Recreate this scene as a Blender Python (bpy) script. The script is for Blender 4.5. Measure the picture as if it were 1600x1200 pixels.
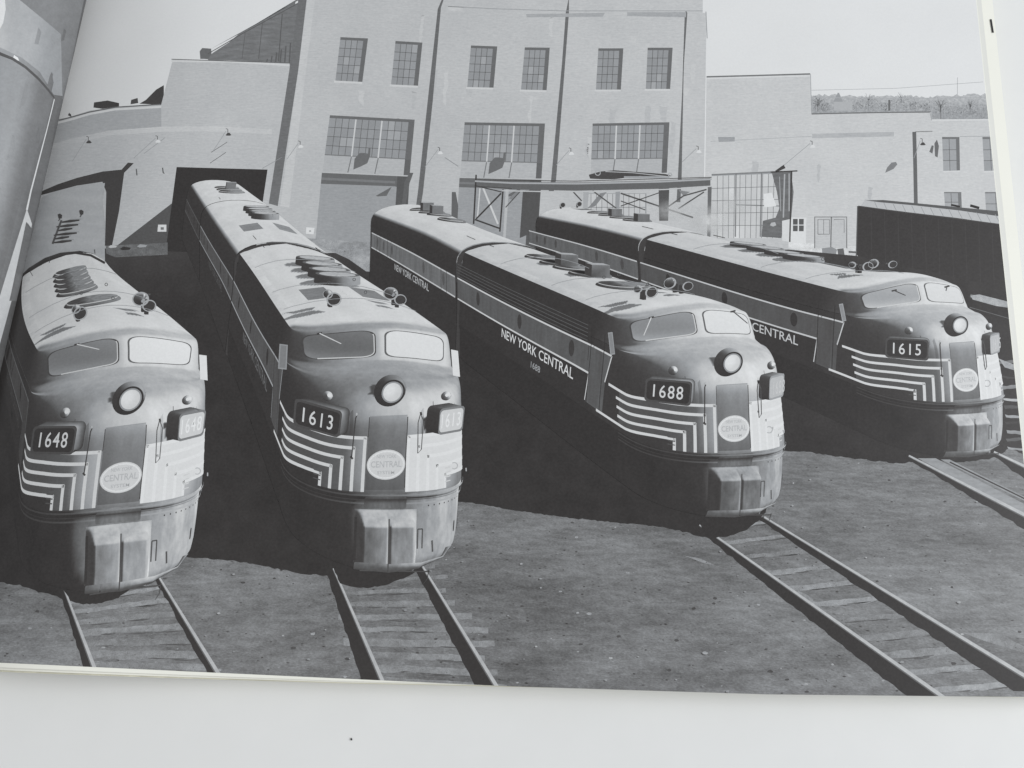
# An open picture book lying on a white table, photographed from above.  The right-hand page is a
# full-bleed black-and-white print of four diesel trains in front of an engine house.  The print is
# built as flat ink on the page: every printed figure is drawn in a small "yard" model, projected on
# to the paper and laid down as sheets of ink a few hundredths of a millimetre high.
import bpy, math, random
import numpy as np
from mathutils import Matrix, Vector
from mathutils.bvhtree import BVHTree
from mathutils.geometry import tessellate_polygon
random.seed(7); RNG = np.random.default_rng(7)
for o in list(bpy.data.objects): bpy.data.objects.remove(o)
C = bpy.context.scene

# ------------------------------------------------------------------ camera
F0 = 1500.0                                     # focal length in photo pixels (photo 1600 x 1200)
Yc = np.array([186, 5636, -1500.0]); Yc /= np.linalg.norm(Yc)     # book axes seen in camera axes
Xc = np.array([1, -.033, 0.0]); Xc -= Xc.dot(Yc)*Yc; Xc /= np.linalg.norm(Xc)
Zc = np.cross(Xc, Yc)
K = 0.187e-3                                    # metres of paper per print unit
PAGE_Z = 0.0075                                 # height of the flat part of the page above the table
R_cam = np.stack([Xc, Yc, Zc])                  # rows: world axes in cam coords -> world = R_cam @ cam
cam_pos = R_cam @ np.array([0, 0, 1500.0*K]) + np.array([0, 0, PAGE_Z])
cd = bpy.data.cameras.new('camera'); cam = bpy.data.objects.new('camera', cd); C.collection.objects.link(cam)
cd.sensor_width = 36; cd.lens = 36*F0/1600; cd.clip_start = .01; cd.clip_end = 20
M = Matrix.Identity(4)
for i in range(3):
    for j in range(3): M[i][j] = R_cam[i, j]
    M[i][3] = cam_pos[i]
cam.matrix_world = M
C.camera = cam
# ------------------------------------------------------------------ world and lamps (soft indoor light)
w = bpy.data.worlds.new('World'); C.world = w; w.use_nodes = True
w.node_tree.nodes['Background'].inputs[0].default_value = (.93, .965, 1.0, 1)
w.node_tree.nodes['Background'].inputs[1].default_value = .50
def area(name, loc, target, size, power, col):
    l = bpy.data.lights.new(name, 'AREA'); l.shape = 'RECTANGLE'; l.size, l.size_y = size; l.energy = power; l.color = col
    o = bpy.data.objects.new(name, l); C.collection.objects.link(o); o.location = loc
    o.rotation_euler = (Vector(target)-Vector(loc)).to_track_quat('-Z', 'Y').to_euler(); return o
area('window_lamp', (1.05, .05, .72), (0.02, 0, 0), (.7, .7), 11.0, (.96, .98, 1.0))
area('room_lamp', (-.30, -.45, 1.0), (-.05, 0, 0), (.35, .35), 1.5, (1.0, .94, .86))
C.view_settings.view_transform = 'Standard'; C.view_settings.look = 'None'
C.view_settings.exposure = 0; C.view_settings.gamma = 1; C.view_settings.use_curve_mapping = False
ILLUM = .93                                     # light falling on the page, used to choose ink densities

# ------------------------------------------------------------------ surfaces of the book
def smooth(x): x = np.clip(x, 0, 1); return x*x*(3-2*x)
GX0, GSL = -.1503, .053                          # the gutter runs along x = GX0 + GSL*y
class Surface:
    """curved leaf of paper: height over PAGE_Z is a polyline in g, the distance from the gutter"""
    def __init__(self, knots, hs): self.k = np.array(knots); self.h = np.array(hs)
    def g(self, x, y): return x-GX0-GSL*y
    def height(self, x, y): return np.interp(self.g(x, y), self.k, self.h)
    def place(self, px, lift=0.0):
        px = np.asarray(px, float)
        d = np.stack([px[:, 0]-800, 600-px[:, 1], -np.full(len(px), F0)], 1) @ R_cam.T
        lift = np.broadcast_to(lift, (len(px),)); lo = (PAGE_Z+.03-cam_pos[2])/d[:, 2]; hi = (PAGE_Z-.02-cam_pos[2])/d[:, 2]
        for _ in range(44):
            t = (lo+hi)/2; p = cam_pos+d*t[:, None]; f = p[:, 2]-PAGE_Z-lift-self.height(p[:, 0], p[:, 1])
            lo = np.where(f > 0, t, lo); hi = np.where(f > 0, hi, t)
        return cam_pos+d*((lo+hi)/2)[:, None]
    def cut_lines(self):
        """(a, b, c): a*px + b*py = c, the picture of each knot line, ordered by g"""
        out = []
        for g, h in zip(self.k, self.h):
            P = np.array([[GX0+GSL*y+g, y, PAGE_Z+h] for y in (-.08, .12)]); q = (P-cam_pos)@R_cam
            u = 800+F0*q[:, 0]/-q[:, 2]; v = 600-F0*q[:, 1]/-q[:, 2]
            a, b_ = v[1]-v[0], -(u[1]-u[0])
            if a < 0: a, b_ = -a, -b_
            n = math.hypot(a, b_); out.append((a/n, b_/n, (a*u[0]+b_*v[0])/n))
        return out
    def normals(self, P):
        g = self.g(P[:, 0], P[:, 1]); e = .0022; s = (np.interp(g+e, self.k, self.h)-np.interp(g-e, self.k, self.h))/(2*e)
        n = np.stack([-s, s*GSL, np.ones(len(P))], 1); return n/np.linalg.norm(n, axis=1)[:, None]
_g = np.concatenate([[-.022], np.linspace(-.012, .03, 28), np.linspace(.033, .11, 22), [.32]])
RIGHT = Surface(_g, .0040*np.exp(-((_g-.036)/.030)**2)-.0060*np.exp(-(np.maximum(_g, -.003)+.003)/.0105)*(_g < .2))
_f = np.concatenate([[-.20], np.linspace(-.11, -.03, 12), np.linspace(-.027, 0.0, 16), [.0018, .0030]])
LEFT = Surface(_f-.0030, np.interp(_f, [-.2, -.11, -.06, -.03, -.018, -.010, -.004, 0, .0018, .0030], [.002, .008, .0145, .0160, .0150, .0120, .0070, .0000, -.0045, -.0070]))
on_page = RIGHT.place

# ------------------------------------------------------------------ materials
def nodes_of(name):
    m = bpy.data.materials.new(name); m.use_nodes = True
    return m, m.node_tree, m.node_tree.nodes['Principled BSDF']
def ink(name, layers=(), rough=.36, spec=.40, grain=.030):
    """printed ink: attribute 'tone' (display value) + noise -> paper colour.
    layers: (kind, scale(x,y,z), amplitude, detail, contrast)"""
    m, t, b = nodes_of(name); N = t.nodes; L = t.links
    at = N.new('ShaderNodeAttribute'); at.attribute_name = 'tone'
    co = N.new('ShaderNodeAttribute'); co.attribute_name = 'coord'
    val = at.outputs['Fac']
    def math_(op, a, b_=None, clamp=False):
        n = N.new('ShaderNodeMath'); n.operation = op; n.use_clamp = clamp
        for i, v in enumerate((a, b_)):
            if v is None: continue
            if isinstance(v, (int, float)): n.inputs[i].default_value = v
            else: L.new(v, n.inputs[i])
        return n.outputs[0]
    ob = N.new('ShaderNodeTexCoord')
    live = math_('MINIMUM', math_('MAXIMUM', math_('MULTIPLY', math_('SUBTRACT', at.outputs['Fac'], .235), 4.5), .10), 1.0)
    for kind, sc, amp, det, con in list(layers)+[('paper', (1500, 1500, 1500), grain, 1.0, 1.6), ('paper', (90, 90, 90), .012, 2.0, 1.0)]:
        mp = N.new('ShaderNodeMapping'); mp.inputs['Scale'].default_value = sc
        L.new(ob.outputs['Object'] if kind == 'paper' else co.outputs['Vector'], mp.inputs[0])
        if kind == 'voro':
            n = N.new('ShaderNodeTexVoronoi'); n.inputs['Scale'].default_value = 1; L.new(mp.outputs[0], n.inputs['Vector']); out = n.outputs['Distance']
            out = math_('SUBTRACT', det, out); out = math_('MAXIMUM', out, 0.0); val = math_('ADD', val, math_('MULTIPLY', math_('MULTIPLY', out, amp), live)); continue
        if kind == 'brick':
            n = N.new('ShaderNodeTexBrick'); n.inputs['Scale'].default_value = 1; L.new(mp.outputs[0], n.inputs['Vector'])
            n.inputs['Color1'].default_value = (.5, .5, .5, 1); n.inputs['Color2'].default_value = (1, 1, 1, 1); n.inputs['Mortar'].default_value = (0, 0, 0, 1)
            n.inputs['Mortar Size'].default_value = .03
            out = n.outputs['Color']; val = math_('ADD', val, math_('MULTIPLY', math_('SUBTRACT', out, .6), amp)); continue
        n = N.new('ShaderNodeTexNoise'); n.inputs['Scale'].default_value = 1; n.inputs['Detail'].default_value = det; L.new(mp.outputs[0], n.inputs['Vector'])
        out = math_('SUBTRACT', n.outputs['Fac'], .5); out = math_('MULTIPLY', out, con)
        out = math_('MINIMUM', math_('MAXIMUM', out, -1.0), 1.0)
        out = math_('MULTIPLY', out, amp)
        val = math_('ADD', val, out if kind == 'paper' else math_('MULTIPLY', out, live))
    val = math_('MINIMUM', math_('MAXIMUM', val, .17), .90)
    lin = math_('SUBTRACT', math_('MULTIPLY', math_('POWER', val, 2.2), 1/ILLUM), .012)
    cr = N.new('ShaderNodeValToRGB'); e = cr.color_ramp.elements          # warm blacks, faintly cool mid-tones
    e[0].position = .20; e[0].color = (1.13, .985, .945, 1); e[1].position = .78; e[1].color = (.995, 1.0, 1.0, 1)
    x = cr.color_ramp.elements.new(.36); x.color = (1.0, .995, 1.0, 1)
    x = cr.color_ramp.elements.new(.60); x.color = (.975, 1.0, 1.03, 1)
    L.new(val, cr.inputs[0])
    mx = N.new('ShaderNodeVectorMath'); mx.operation = 'SCALE'; L.new(cr.outputs[0], mx.inputs[0]); L.new(lin, mx.inputs['Scale'])
    L.new(mx.outputs[0], b.inputs['Base Color'])
    b.inputs['Roughness'].default_value = rough; b.inputs['Specular IOR Level'].default_value = spec
    return m
PLAIN = ink('printed_ink')
METAL = ink('printed_metal_ink', [('n', (2.2, 2.2, 1.1), .05, 5, 3), ('n', (7, 7, 1.2), .030, 3, 3)])
ROOF = ink('printed_roof_ink', [('n', (.5, 2.5, 2), .035, 5, 3), ('n', (6, 6, 6), .014, 3, 3)])
SOOT = ink('printed_sooty_ink', [('n', (2.2, 2.2, 1.3), .15, 6, 3.8), ('n', (14, 14, 5), .05, 4, 3)])
GROUND = ink('printed_cinder_ink', [('n', (.30, .38, 1), .085, 4, 3.0), ('n', (1.1, 1.5, 1), .070, 6, 3.2), ('n', (5, 5.5, 1), .060, 6, 3.5),
                                    ('n', (24, 22, 1), .055, 4, 4.0), ('n', (60, 50, 1), .030, 2, 4.0), ('voro', (4.1, 3.4, 1), -2.0, .12, 0), ('voro', (7.1, 6.0, 1), -1.2, .12, 0), ('voro', (5.1, 4.4, 1), 1.4, .09, 0)], grain=.035)
BRICK = ink('printed_brick_ink', [('n', (.55, .55, 1), .022, 4, 2.5), ('n', (5, 22, 1), .030, 3, 3), ('n', (2, 14, 1), .016, 2, 3)])
WOODY = ink('printed_timber_ink', [('n', (2, 9, 2), .06, 4, 3)])
SKY = ink('printed_sky_ink', [('n', (.25, .5, 1), .010, 2, 2)], grain=.014)
HAZY = ink('printed_hillside_ink', [('n', (9, 12, 1), .09, 5, 3), ('n', (40, 40, 1), .05, 3, 3)])

def paper(name, col, rough=.5, lines=None):
    m, t, b = nodes_of(name); N = t.nodes; L = t.links
    tc = N.new('ShaderNodeTexCoord'); n = N.new('ShaderNodeTexNoise')
    mp = N.new('ShaderNodeMapping'); L.new(tc.outputs['Object'], mp.inputs[0]); L.new(mp.outputs[0], n.inputs['Vector'])
    n.inputs['Scale'].default_value = 1; n.inputs['Detail'].default_value = 3
    mp.inputs['Scale'].default_value = lines or (70, 70, 70)
    cr = N.new('ShaderNodeValToRGB'); k = .90 if lines is None else .72
    cr.color_ramp.elements[0].position = .35; cr.color_ramp.elements[1].position = .65
    cr.color_ramp.elements[0].color = (*[c*k for c in col], 1); cr.color_ramp.elements[1].color = (*col, 1)
    if lines is None: cr.color_ramp.elements[0].color = (*[c*.985 for c in col], 1)
    L.new(n.outputs['Fac'], cr.inputs[0]); L.new(cr.outputs[0], b.inputs['Base Color']); b.inputs['Roughness'].default_value = rough
    return m
PAPER = paper('cream_page_paper', (.87, .865, .79)); PAPER2 = paper('shadow_line_paper', (.74, .74, .70)); EDGE = paper('cut_page_edges', (.74, .72, .58), lines=(8, 8, 2600))
TABLE = paper('white_table_top', (.765, .77, .765), .45)
MARKM, _, mb = nodes_of('black_trim_mark'); mb.inputs['Base Color'].default_value = (.015, .013, .015, 1)

# ------------------------------------------------------------------ object helpers
def obj_from(name, V, faces, mat, parent=None, tone=None, coord=None, smoothf=False, nor=None):
    me = bpy.data.meshes.new(name); V = np.asarray(V, float)
    if isinstance(faces, np.ndarray):
        n, k = faces.shape
        me.vertices.add(len(V)); me.vertices.foreach_set('co', V.astype(np.float32).ravel())
        me.loops.add(n*k); me.loops.foreach_set('vertex_index', faces.astype(np.int32).ravel())
        me.polygons.add(n); me.polygons.foreach_set('loop_start', np.arange(0, n*k, k, dtype=np.int32)); me.polygons.foreach_set('loop_total', np.full(n, k, dtype=np.int32))
        me.update(calc_edges=True)
    else: me.from_pydata([tuple(v) for v in V], [], [tuple(f) for f in faces]); me.update()
    if tone is not None:
        a = me.attributes.new('tone', 'FLOAT', 'POINT'); a.data.foreach_set('value', np.broadcast_to(tone, len(V)).astype(np.float32))
        a = me.attributes.new('coord', 'FLOAT_VECTOR', 'POINT'); a.data.foreach_set('vector', np.asarray(coord, np.float32).ravel())
    me.materials.append(mat)
    if nor is not None: me.polygons.foreach_set('use_smooth', [True]*len(me.polygons)); me.normals_split_custom_set_from_vertices([tuple(n) for n in nor])
    if smoothf: me.polygons.foreach_set('use_smooth', [True]*len(me.polygons))
    o = bpy.data.objects.new(name, me); C.collection.objects.link(o)
    if parent is not None: o.parent = parent
    return o
def empty(name, parent=None, loc=(0, 0, 0)):
    o = bpy.data.objects.new(name, None); C.collection.objects.link(o); o.location = loc; o.empty_display_size = .01
    if parent is not None: o.parent = parent
    return o
def label(o, text): o['label'] = text; return o
BASE = 2e-5; INK = 1.7e-6                                      # one layer of ink, metres

# page outline in print units (convex, counter-clockwise not required)
TOPY = -190.0
BOTTOM = [(-260, 1021), (0, 1035.5), (400, 1054), (800, 1072.5), (1200, 1085), (1642, 1089.5)]
def right_edge(y): return 1525+.1035*y
def bottom_edge(x): return np.interp(x, [p[0] for p in BOTTOM], [p[1] for p in BOTTOM])
GUT = lambda y: 118-.222*y                      # left limit of the print, hidden by the facing page
def clip_half(poly, a, b, c):
    out = []; n = len(poly)
    for i in range(n):
        p, q = poly[i], poly[(i+1) % n]; dp = a*p[0]+b*p[1]-c; dq = a*q[0]+b*q[1]-c
        if dp >= 0: out.append(p)
        if (dp >= 0) != (dq >= 0):
            t = dp/(dp-dq); out.append(tuple(p[k]+(q[k]-p[k])*t for k in range(len(p))))
    return out
HALVES = [(-1, -.1035*-1, -1525.0), (0, 1, TOPY), RIGHT.cut_lines()[1]]
for (x0, y0), (x1, y1) in zip(BOTTOM, BOTTOM[1:]): HALVES.append((y1-y0, -(x1-x0), (y1-y0)*x0-(x1-x0)*y0))
RIGHT.cuts = RIGHT.cut_lines()[1:-1]; LEFT.cuts = LEFT.cut_lines()[1:-1]
def _line(p, q, inside):
    P = np.array([p, q, inside], float); k = (P-cam_pos)@R_cam; u = 800+F0*k[:, 0]/-k[:, 2]; v = 600-F0*k[:, 1]/-k[:, 2]
    a, b = v[1]-v[0], -(u[1]-u[0]); c = a*u[0]+b*v[0]
    return (a, b, c) if a*u[2]+b*v[2] > c else (-a, -b, -c)
_e = LEFT.cut_lines()[-2]; LEFT_HALVES = [(-_e[0], -_e[1], -_e[2]), _line((-.15, -.0847, PAGE_Z+.004), (-.25, -.0847, PAGE_Z+.008), (-.2, 0, PAGE_Z))]
def clip_all(poly, page=True, surf=RIGHT):
    if surf is LEFT:
        for h in LEFT_HALVES:
            if any(h[0]*p[0]+h[1]*p[1] < h[2] for p in poly):
                poly = clip_half(poly, *h)
                if len(poly) < 3: return []
    if page:
        for h in HALVES:
            if any(h[0]*p[0]+h[1]*p[1] < h[2] for p in poly):
                poly = clip_half(poly, *h)
                if len(poly) < 3: return []
    out = []; rest = poly
    for a, b, c in surf.cuts:
        v = [a*p[0]+b*p[1]-c for p in rest]
        if max(v) <= 0: break
        if min(v) >= 0: continue
        q = clip_half(rest, -a, -b, -c)
        if len(q) > 2: out.append(q)
        rest = clip_half(rest, a, b, c)
        if len(rest) < 3: rest = []; break
    if len(rest) > 2: out.append(rest)
    return out
def flat(name, polys, tone, layer, parent, mat=PLAIN, coordf=None, page=True, surf=RIGHT, lab=None):
    """flat printed shape. polys: list of outlines in print units (or one). tone: number, or f(px array)->tone"""
    if not isinstance(polys[0][0], (tuple, list, np.ndarray)): polys = [polys]
    V = []; Fc = []
    for pi, pl in enumerate(polys):
        tris = tessellate_polygon([[Vector((p[0], p[1], 0)) for p in pl]]) if len(pl) > 4 else ([(0, 1, 2)] if len(pl) == 3 else [(0, 1, 2, 3)])
        if len(pl) == 4:                                           # quads may be concave/bent: check
            tris = tessellate_polygon([[Vector((p[0], p[1], 0)) for p in pl]])
        for t in tris:
            for q in clip_all([tuple(map(float, pl[i][:2])) for i in t], page, surf):
                ar = sum(q[i][0]*q[(i+1) % len(q)][1]-q[(i+1) % len(q)][0]*q[i][1] for i in range(len(q)))
                if abs(ar) < 1e-4: continue
                if ar > 0: q = q[::-1]                             # y runs down: keep normals up
                Fc.append(tuple(range(len(V), len(V)+len(q)))); V += q
    if not V: return None
    P = np.array(V); tn = tone(P) if callable(tone) else tone
    co = coordf(P) if coordf else np.stack([P[:, 0]/40, P[:, 1]/40, np.zeros(len(P))], 1)
    W = surf.place(P, layer*INK+BASE); o = obj_from(name, W, Fc, mat, parent, tn, co, nor=surf.normals(W))
    if lab: label(o, lab)
    return o
def ribbon(pts, w):
    """outline of a line of width w through pts"""
    pts = [np.array(p, float) for p in pts]; w = [w]*len(pts) if isinstance(w, (int, float)) else w; L = []; Rr = []
    for i, p in enumerate(pts):
        d = pts[min(i+1, len(pts)-1)]-pts[max(i-1, 0)]; d /= (np.linalg.norm(d)+1e-9); n = np.array([-d[1], d[0]])
        L.append(tuple(p+n*w[i]/2)); Rr.append(tuple(p-n*w[i]/2))
    return [[L[i], L[i+1], Rr[i+1], Rr[i]] for i in range(len(pts)-1)]
def lines(specs):
    out = []
    for pts, w in specs: out += ribbon(pts, w)
    return out
def rough_edge(pts, amp, step=6):
    out = []
    for p, q in zip(pts, pts[1:]):
        n = max(1, int(math.hypot(q[0]-p[0], q[1]-p[1])/step))
        for i in range(n):
            t = i/n; out.append((p[0]+(q[0]-p[0])*t+random.uniform(-amp, amp), p[1]+(q[1]-p[1])*t+random.uniform(-amp, amp)))
    out.append(pts[-1]); return out
def rect(x0, y0, x1, y1): return [(x0, y0), (x1, y0), (x1, y1), (x0, y1)]
def quad_at(q, u, v):
    """point in quad q = [tl, tr, br, bl]"""
    tl, tr, br, bl = [np.array(p, float) for p in q]
    return tuple(tl*(1-u)*(1-v)+tr*u*(1-v)+br*u*v+bl*(1-u)*v)
def text_mesh(s, size=1.0, bold=.0, spacing=1.0):
    cu = bpy.data.curves.new('lettering', 'FONT'); cu.body = s; cu.size = size; cu.align_x = 'LEFT'; cu.offset = bold; cu.space_character = spacing; cu.resolution_u = 3
    o = bpy.data.objects.new('lettering', cu); C.collection.objects.link(o)
    dg = bpy.context.evaluated_depsgraph_get(); me = bpy.data.meshes.new_from_object(o.evaluated_get(dg))
    V = np.array([v.co[:2] for v in me.vertices]); Fc = []
    me.calc_loop_triangles()
    for t in me.loop_triangles: Fc.append(tuple(t.vertices))
    bpy.data.objects.remove(o); bpy.data.curves.remove(cu); bpy.data.meshes.remove(me)
    V -= V.min(0); V /= V[:, 1].max() if V[:, 1].max() > 0 else 1
    return V, np.array(Fc)                      # height normalised to 1

# ------------------------------------------------------------------ table and book
tb = obj_from('table_top', [(-1.2, -.9, 0), (1.2, -.9, 0), (1.2, .9, 0), (-1.2, .9, 0)], [(0, 1, 2, 3)], TABLE); tb['kind'] = 'structure'
def table_pt(px):
    d = (np.array([[px[0]-800, 600-px[1], -F0]]) @ R_cam.T); t = -cam_pos[2]/d[:, 2]; return (cam_pos+d*t[:, None])[0]
c0 = table_pt((549, 1155)); sv = [(c0[0]+.00028*math.cos(a)*r, c0[1]+.00028*math.sin(a)*r*1.2, .0003) for a, r in zip(np.linspace(0, 2*math.pi, 9)[:-1], (1, .7, 1.1, .8, 1, .6, .9, 1.1))]
sv += [(v[0], v[1], 0) for v in sv]
sp = obj_from('dust_speck', sv, [tuple(range(8))]+[(i, (i+1) % 8, (i+1) % 8+8, i+8) for i in range(8)], MARKM)
sp['label'] = 'tiny dark speck of dirt on the white table below the book'; sp['category'] = 'speck'

book = empty('open_book'); book['label'] = 'open picture book with a full-page black-and-white photograph of diesel trains, lying on a white table'; book['category'] = 'book'

_b = on_page(np.array([(x, bottom_edge(x)) for x in range(-240, 1700, 60)], float))
_r = on_page(np.array([(right_edge(y), y) for y in (TOPY, 300, 700, 1089)], float)); YTOP = on_page(np.array([(800.0, TOPY)]))[0, 1]
def y_bottom(x): return np.interp(x, _b[:, 0], _b[:, 1])
def x_right(y): return np.interp(y, _r[::-1, 1], _r[::-1, 0])
def sheet(name, right, down, zoff, mat, thick, parent, lab=None):
    """a leaf (or a block of leaves) under the print, standing out by right/down metres"""
    cols = list(RIGHT.k[:-1]); top = []; rows = 16
    for j in range(rows+1):
        v = j/rows
        for g in cols+[None]:
            y = YTOP; x = GX0
            for _ in range(6):
                yb = y_bottom(x)-down*(1+5.0*float(smooth((.05-x)/.20))); y = yb+(YTOP+.0003-yb)*v
                x = GX0+GSL*y+g if g is not None else x_right(y)+right
            top.append((x, y, PAGE_Z+zoff+float(RIGHT.height(np.array([x]), np.array([y]))[0])))
    top = np.array(top); bot = top.copy(); bot[:, 2] = np.maximum(top[:, 2]-thick, .0003); V = np.concatenate([top, bot]); n = len(top); Cn = len(cols)+1; Fc = []
    for r in range(rows):
        for c in range(Cn-1):
            a = r*Cn+c; Fc.append((a, a+1, a+Cn+1, a+Cn)); Fc.append((n+a, n+a+Cn, n+a+Cn+1, n+a+1))
    for c in range(Cn-1):
        a = c; Fc.append((a, n+a, n+a+1, a+1)); a = rows*Cn+c; Fc.append((a, a+1, n+a+1, n+a))
    for r in range(rows):
        a = r*Cn+Cn-1; Fc.append((a, n+a, n+a+Cn, a+Cn)); a = r*Cn; Fc.append((a, a+Cn, n+a+Cn, n+a))
    o = obj_from(name, V, Fc, mat, parent)
    if lab: label(o, lab)
    return o
right_page = sheet('right_page', .0002, .0002, 0, PAPER, .00012, book)
sheet('loose_page', .0019, .00022, -.0003, PAPER2, .00012, book)  # greyer leaf, its colour stands in for the shadow line between pages
sheet('loose_page', .0058, .00032, -.0007, PAPER, .00012, book)
sheet('page_block', .0055, .00040, -.0012, EDGE, .0062, book)
PX = lambda q, lift: on_page(q, lift)
mk = on_page(np.array([(1546.6, 30), (1549.6, 30), (1553.0, 51), (1550.0, 51)]), -.00055)
obj_from('trim_mark', mk, [(3, 2, 1, 0)], MARKM, book)
# ------------------------------------------------------------------ the yard shown in the print
FY, CX, CY, PITCH, ROLL, HH = 2057.7591, -515.8177, -120.02, .2631, .0424, 7.7859
P0 = np.array([0, 0, -1500.0])
def plane2px(u, v):
    c = P0+u[:, None]*Xc+v[:, None]*Yc
    return np.stack([800+F0*c[:, 0]/-c[:, 2], 600-F0*c[:, 1]/-c[:, 2]], 1)
def project(P):
    P = np.atleast_2d(P); x, y, z = P[:, 0], P[:, 1], P[:, 2]-HH
    c, s = math.cos(PITCH), math.sin(PITCH); d = np.maximum(y*c-z*s, 1.0); up = y*s+z*c
    a = FY*x/d; b = FY*up/d; cr, sr = math.cos(ROLL), math.sin(ROLL)
    return plane2px(CX+a*cr-b*sr, CY+a*sr+b*cr), d
EYE = np.array([0, 0, HH])
def ground_xy(px):
    """print units -> place on the yard's ground"""
    px = np.asarray(px, float); d = np.stack([px[:, 0]-800, 600-px[:, 1], -np.full(len(px), F0)], 1)
    t = (P0@Zc)/(d@Zc); q = d*t[:, None]-P0; u, v = q@Xc-CX, q@Yc-CY
    cr, sr = math.cos(ROLL), math.sin(ROLL); a, b = (u*cr+v*sr)/FY, (-u*sr+v*cr)/FY
    c, s = math.cos(PITCH), math.sin(PITCH)
    dx, dy, dz = a, c+b*s, -s+b*c                # d=1: y*c - z*s = 1, y*s+z*c = b
    k = HH/np.maximum(-dz, 1e-3)
    return np.stack([dx*k, dy*k, np.zeros(len(px))], 1)
SUN = np.array([.80, -.15, .56]); SUN /= np.linalg.norm(SUN)
def film(L): return .215+.645*(1-np.exp(-1.5*np.maximum(L, 0)))**.78

# ---- sky, hills
sky = flat('printed_sky', rect(-260, TOPY, 1660, 420), lambda P: .862-.03*smooth((450-P[:, 0])/400)-.010*smooth((P[:, 1]-20)/200), .5, book, SKY)
hill = flat('printed_hillside', rough_edge([(1262, 151), (1290, 148), (1340, 151), (1400, 149), (1450, 151), (1550, 147), (1620, 150)], 2.4, 4)+[(1620, 200), (1262, 200)],
            lambda P: .69-.12*smooth((P[:, 1]-152)/30), 1, book, HAZY)
_tw = []; _r = random.Random(11)
for tx, th in ((1274, 20), (1281, 22), (1290, 14), (1338, 18), (1352, 24), (1364, 20), (1384, 14), (1402, 22), (1416, 24), (1430, 16), (1446, 14), (1462, 28), (1474, 30), (1490, 22), (1506, 22), (1520, 26), (1534, 22), (1550, 24)):
    yb = 176 if tx < 1455 else 187; _tw += ribbon([(tx, yb), (tx+_r.uniform(-1, 1), yb-th*.6)], .8)
    for _ in range(150):
        a = _r.uniform(0, 6.28); q = math.sqrt(_r.random()); x = tx+math.cos(a)*q*th*.62; y = yb-th*.62+math.sin(a)*q*th*.46; k = _r.uniform(.5, 1.3); g = _r.uniform(0, 6.28)
        _tw.append([(x, y), (x+k*2.2*math.cos(g), y+k*2.2*math.sin(g)), (x+k*math.cos(g+.9), y+k*math.sin(g+.9))])
flat('printed_far_wood', _tw, .575, 1.4, book, PLAIN)['kind'] = 'stuff'
rn = random.Random(5)
def bare_tree(x, y, h, tone, layer, lab):
    segs = [([(x, y), (x, y-h*.55)], [1.6, 1.0])]
    for i in range(14):
        a = rn.uniform(-1.1, 1.1); y0 = y-h*rn.uniform(.25, .6); l = h*rn.uniform(.25, .5)
        x1 = x+math.sin(a)*l; y1 = y0-math.cos(a)*l*.9; segs.append(([(x, y0), ((x+x1)/2+rn.uniform(-1, 1), (y0+y1)/2), (x1, y1)], [.9, .6, .3]))
    e = flat('printed_tree', lines(segs), tone-.02, layer, book, PLAIN, lab=lab)
bare_tree(1278, 174, 28, .50, 2, 'bare bushy tree printed next to the tall wall corner'); bare_tree(1357, 174, 32, .60, 2, 'spreading bare tree printed left of the chimney on the hillside')
bare_tree(1408, 168, 26, .64, 2, 'pale bare tree printed behind the small dark chimney'); bare_tree(1470, 186, 36, .50, 2, 'dark bare tree printed over the step in the roof line')
bare_tree(1516, 178, 30, .56, 2, 'bare tree printed nearest the right edge of the page')
hs = empty('printed_house', book); label(hs, 'far pointed-roof house printed on the hillside')
flat('roof', [(1302, 159), (1309, 145), (1311, 145), (1317, 159)], .60, 2.5, hs); flat('wall', [(1303, 159), (1332, 158), (1332, 173), (1303, 173)], .68, 2.4, hs)
pl = flat('printed_power_line', lines([([(1268, 141), (1400, 138), (1536, 128)], .7), ([(1268, 152), (1400, 154), (1545, 152)], 1.0), ([(1496, 121), (1496, 148)], .8)]), .66, 2.8, book, lab='thin wires on a pole printed across the sky at right')
flat('printed_chimney', rect(1388, 156, 1391, 173), .42, 3, book, lab='short dark chimney printed on the hillside')

# ---- ground sheet with yard coordinates
def grid_sheet(name, x0, x1, y0, y1, step, tonef, layer, parent, mat):
    polys = []
    xs = np.arange(x0, x1+1, step); ys = np.arange(y0, y1+1, step)
    for i in range(len(xs)-1):
        for j in range(len(ys)-1): polys.append([(xs[i], ys[j]), (xs[i+1], ys[j]), (xs[i+1], ys[j+1]), (xs[i], ys[j+1])])
    return flat(name, polys, tonef, layer, parent, mat, coordf=ground_xy)
def gtone(P):
    t = .458+.02*smooth((P[:, 0]-1150)/400)-.035*smooth((900-P[:, 1])/500)
    t = t+.24*smooth((520-P[:, 1])/60)*smooth((P[:, 0]-430)/60)*smooth((640-P[:, 0])/40)
    return t
grid_sheet('printed_ground', -260, 1660, 370, 1100, 12, gtone, 1.5, book, GROUND)

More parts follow.
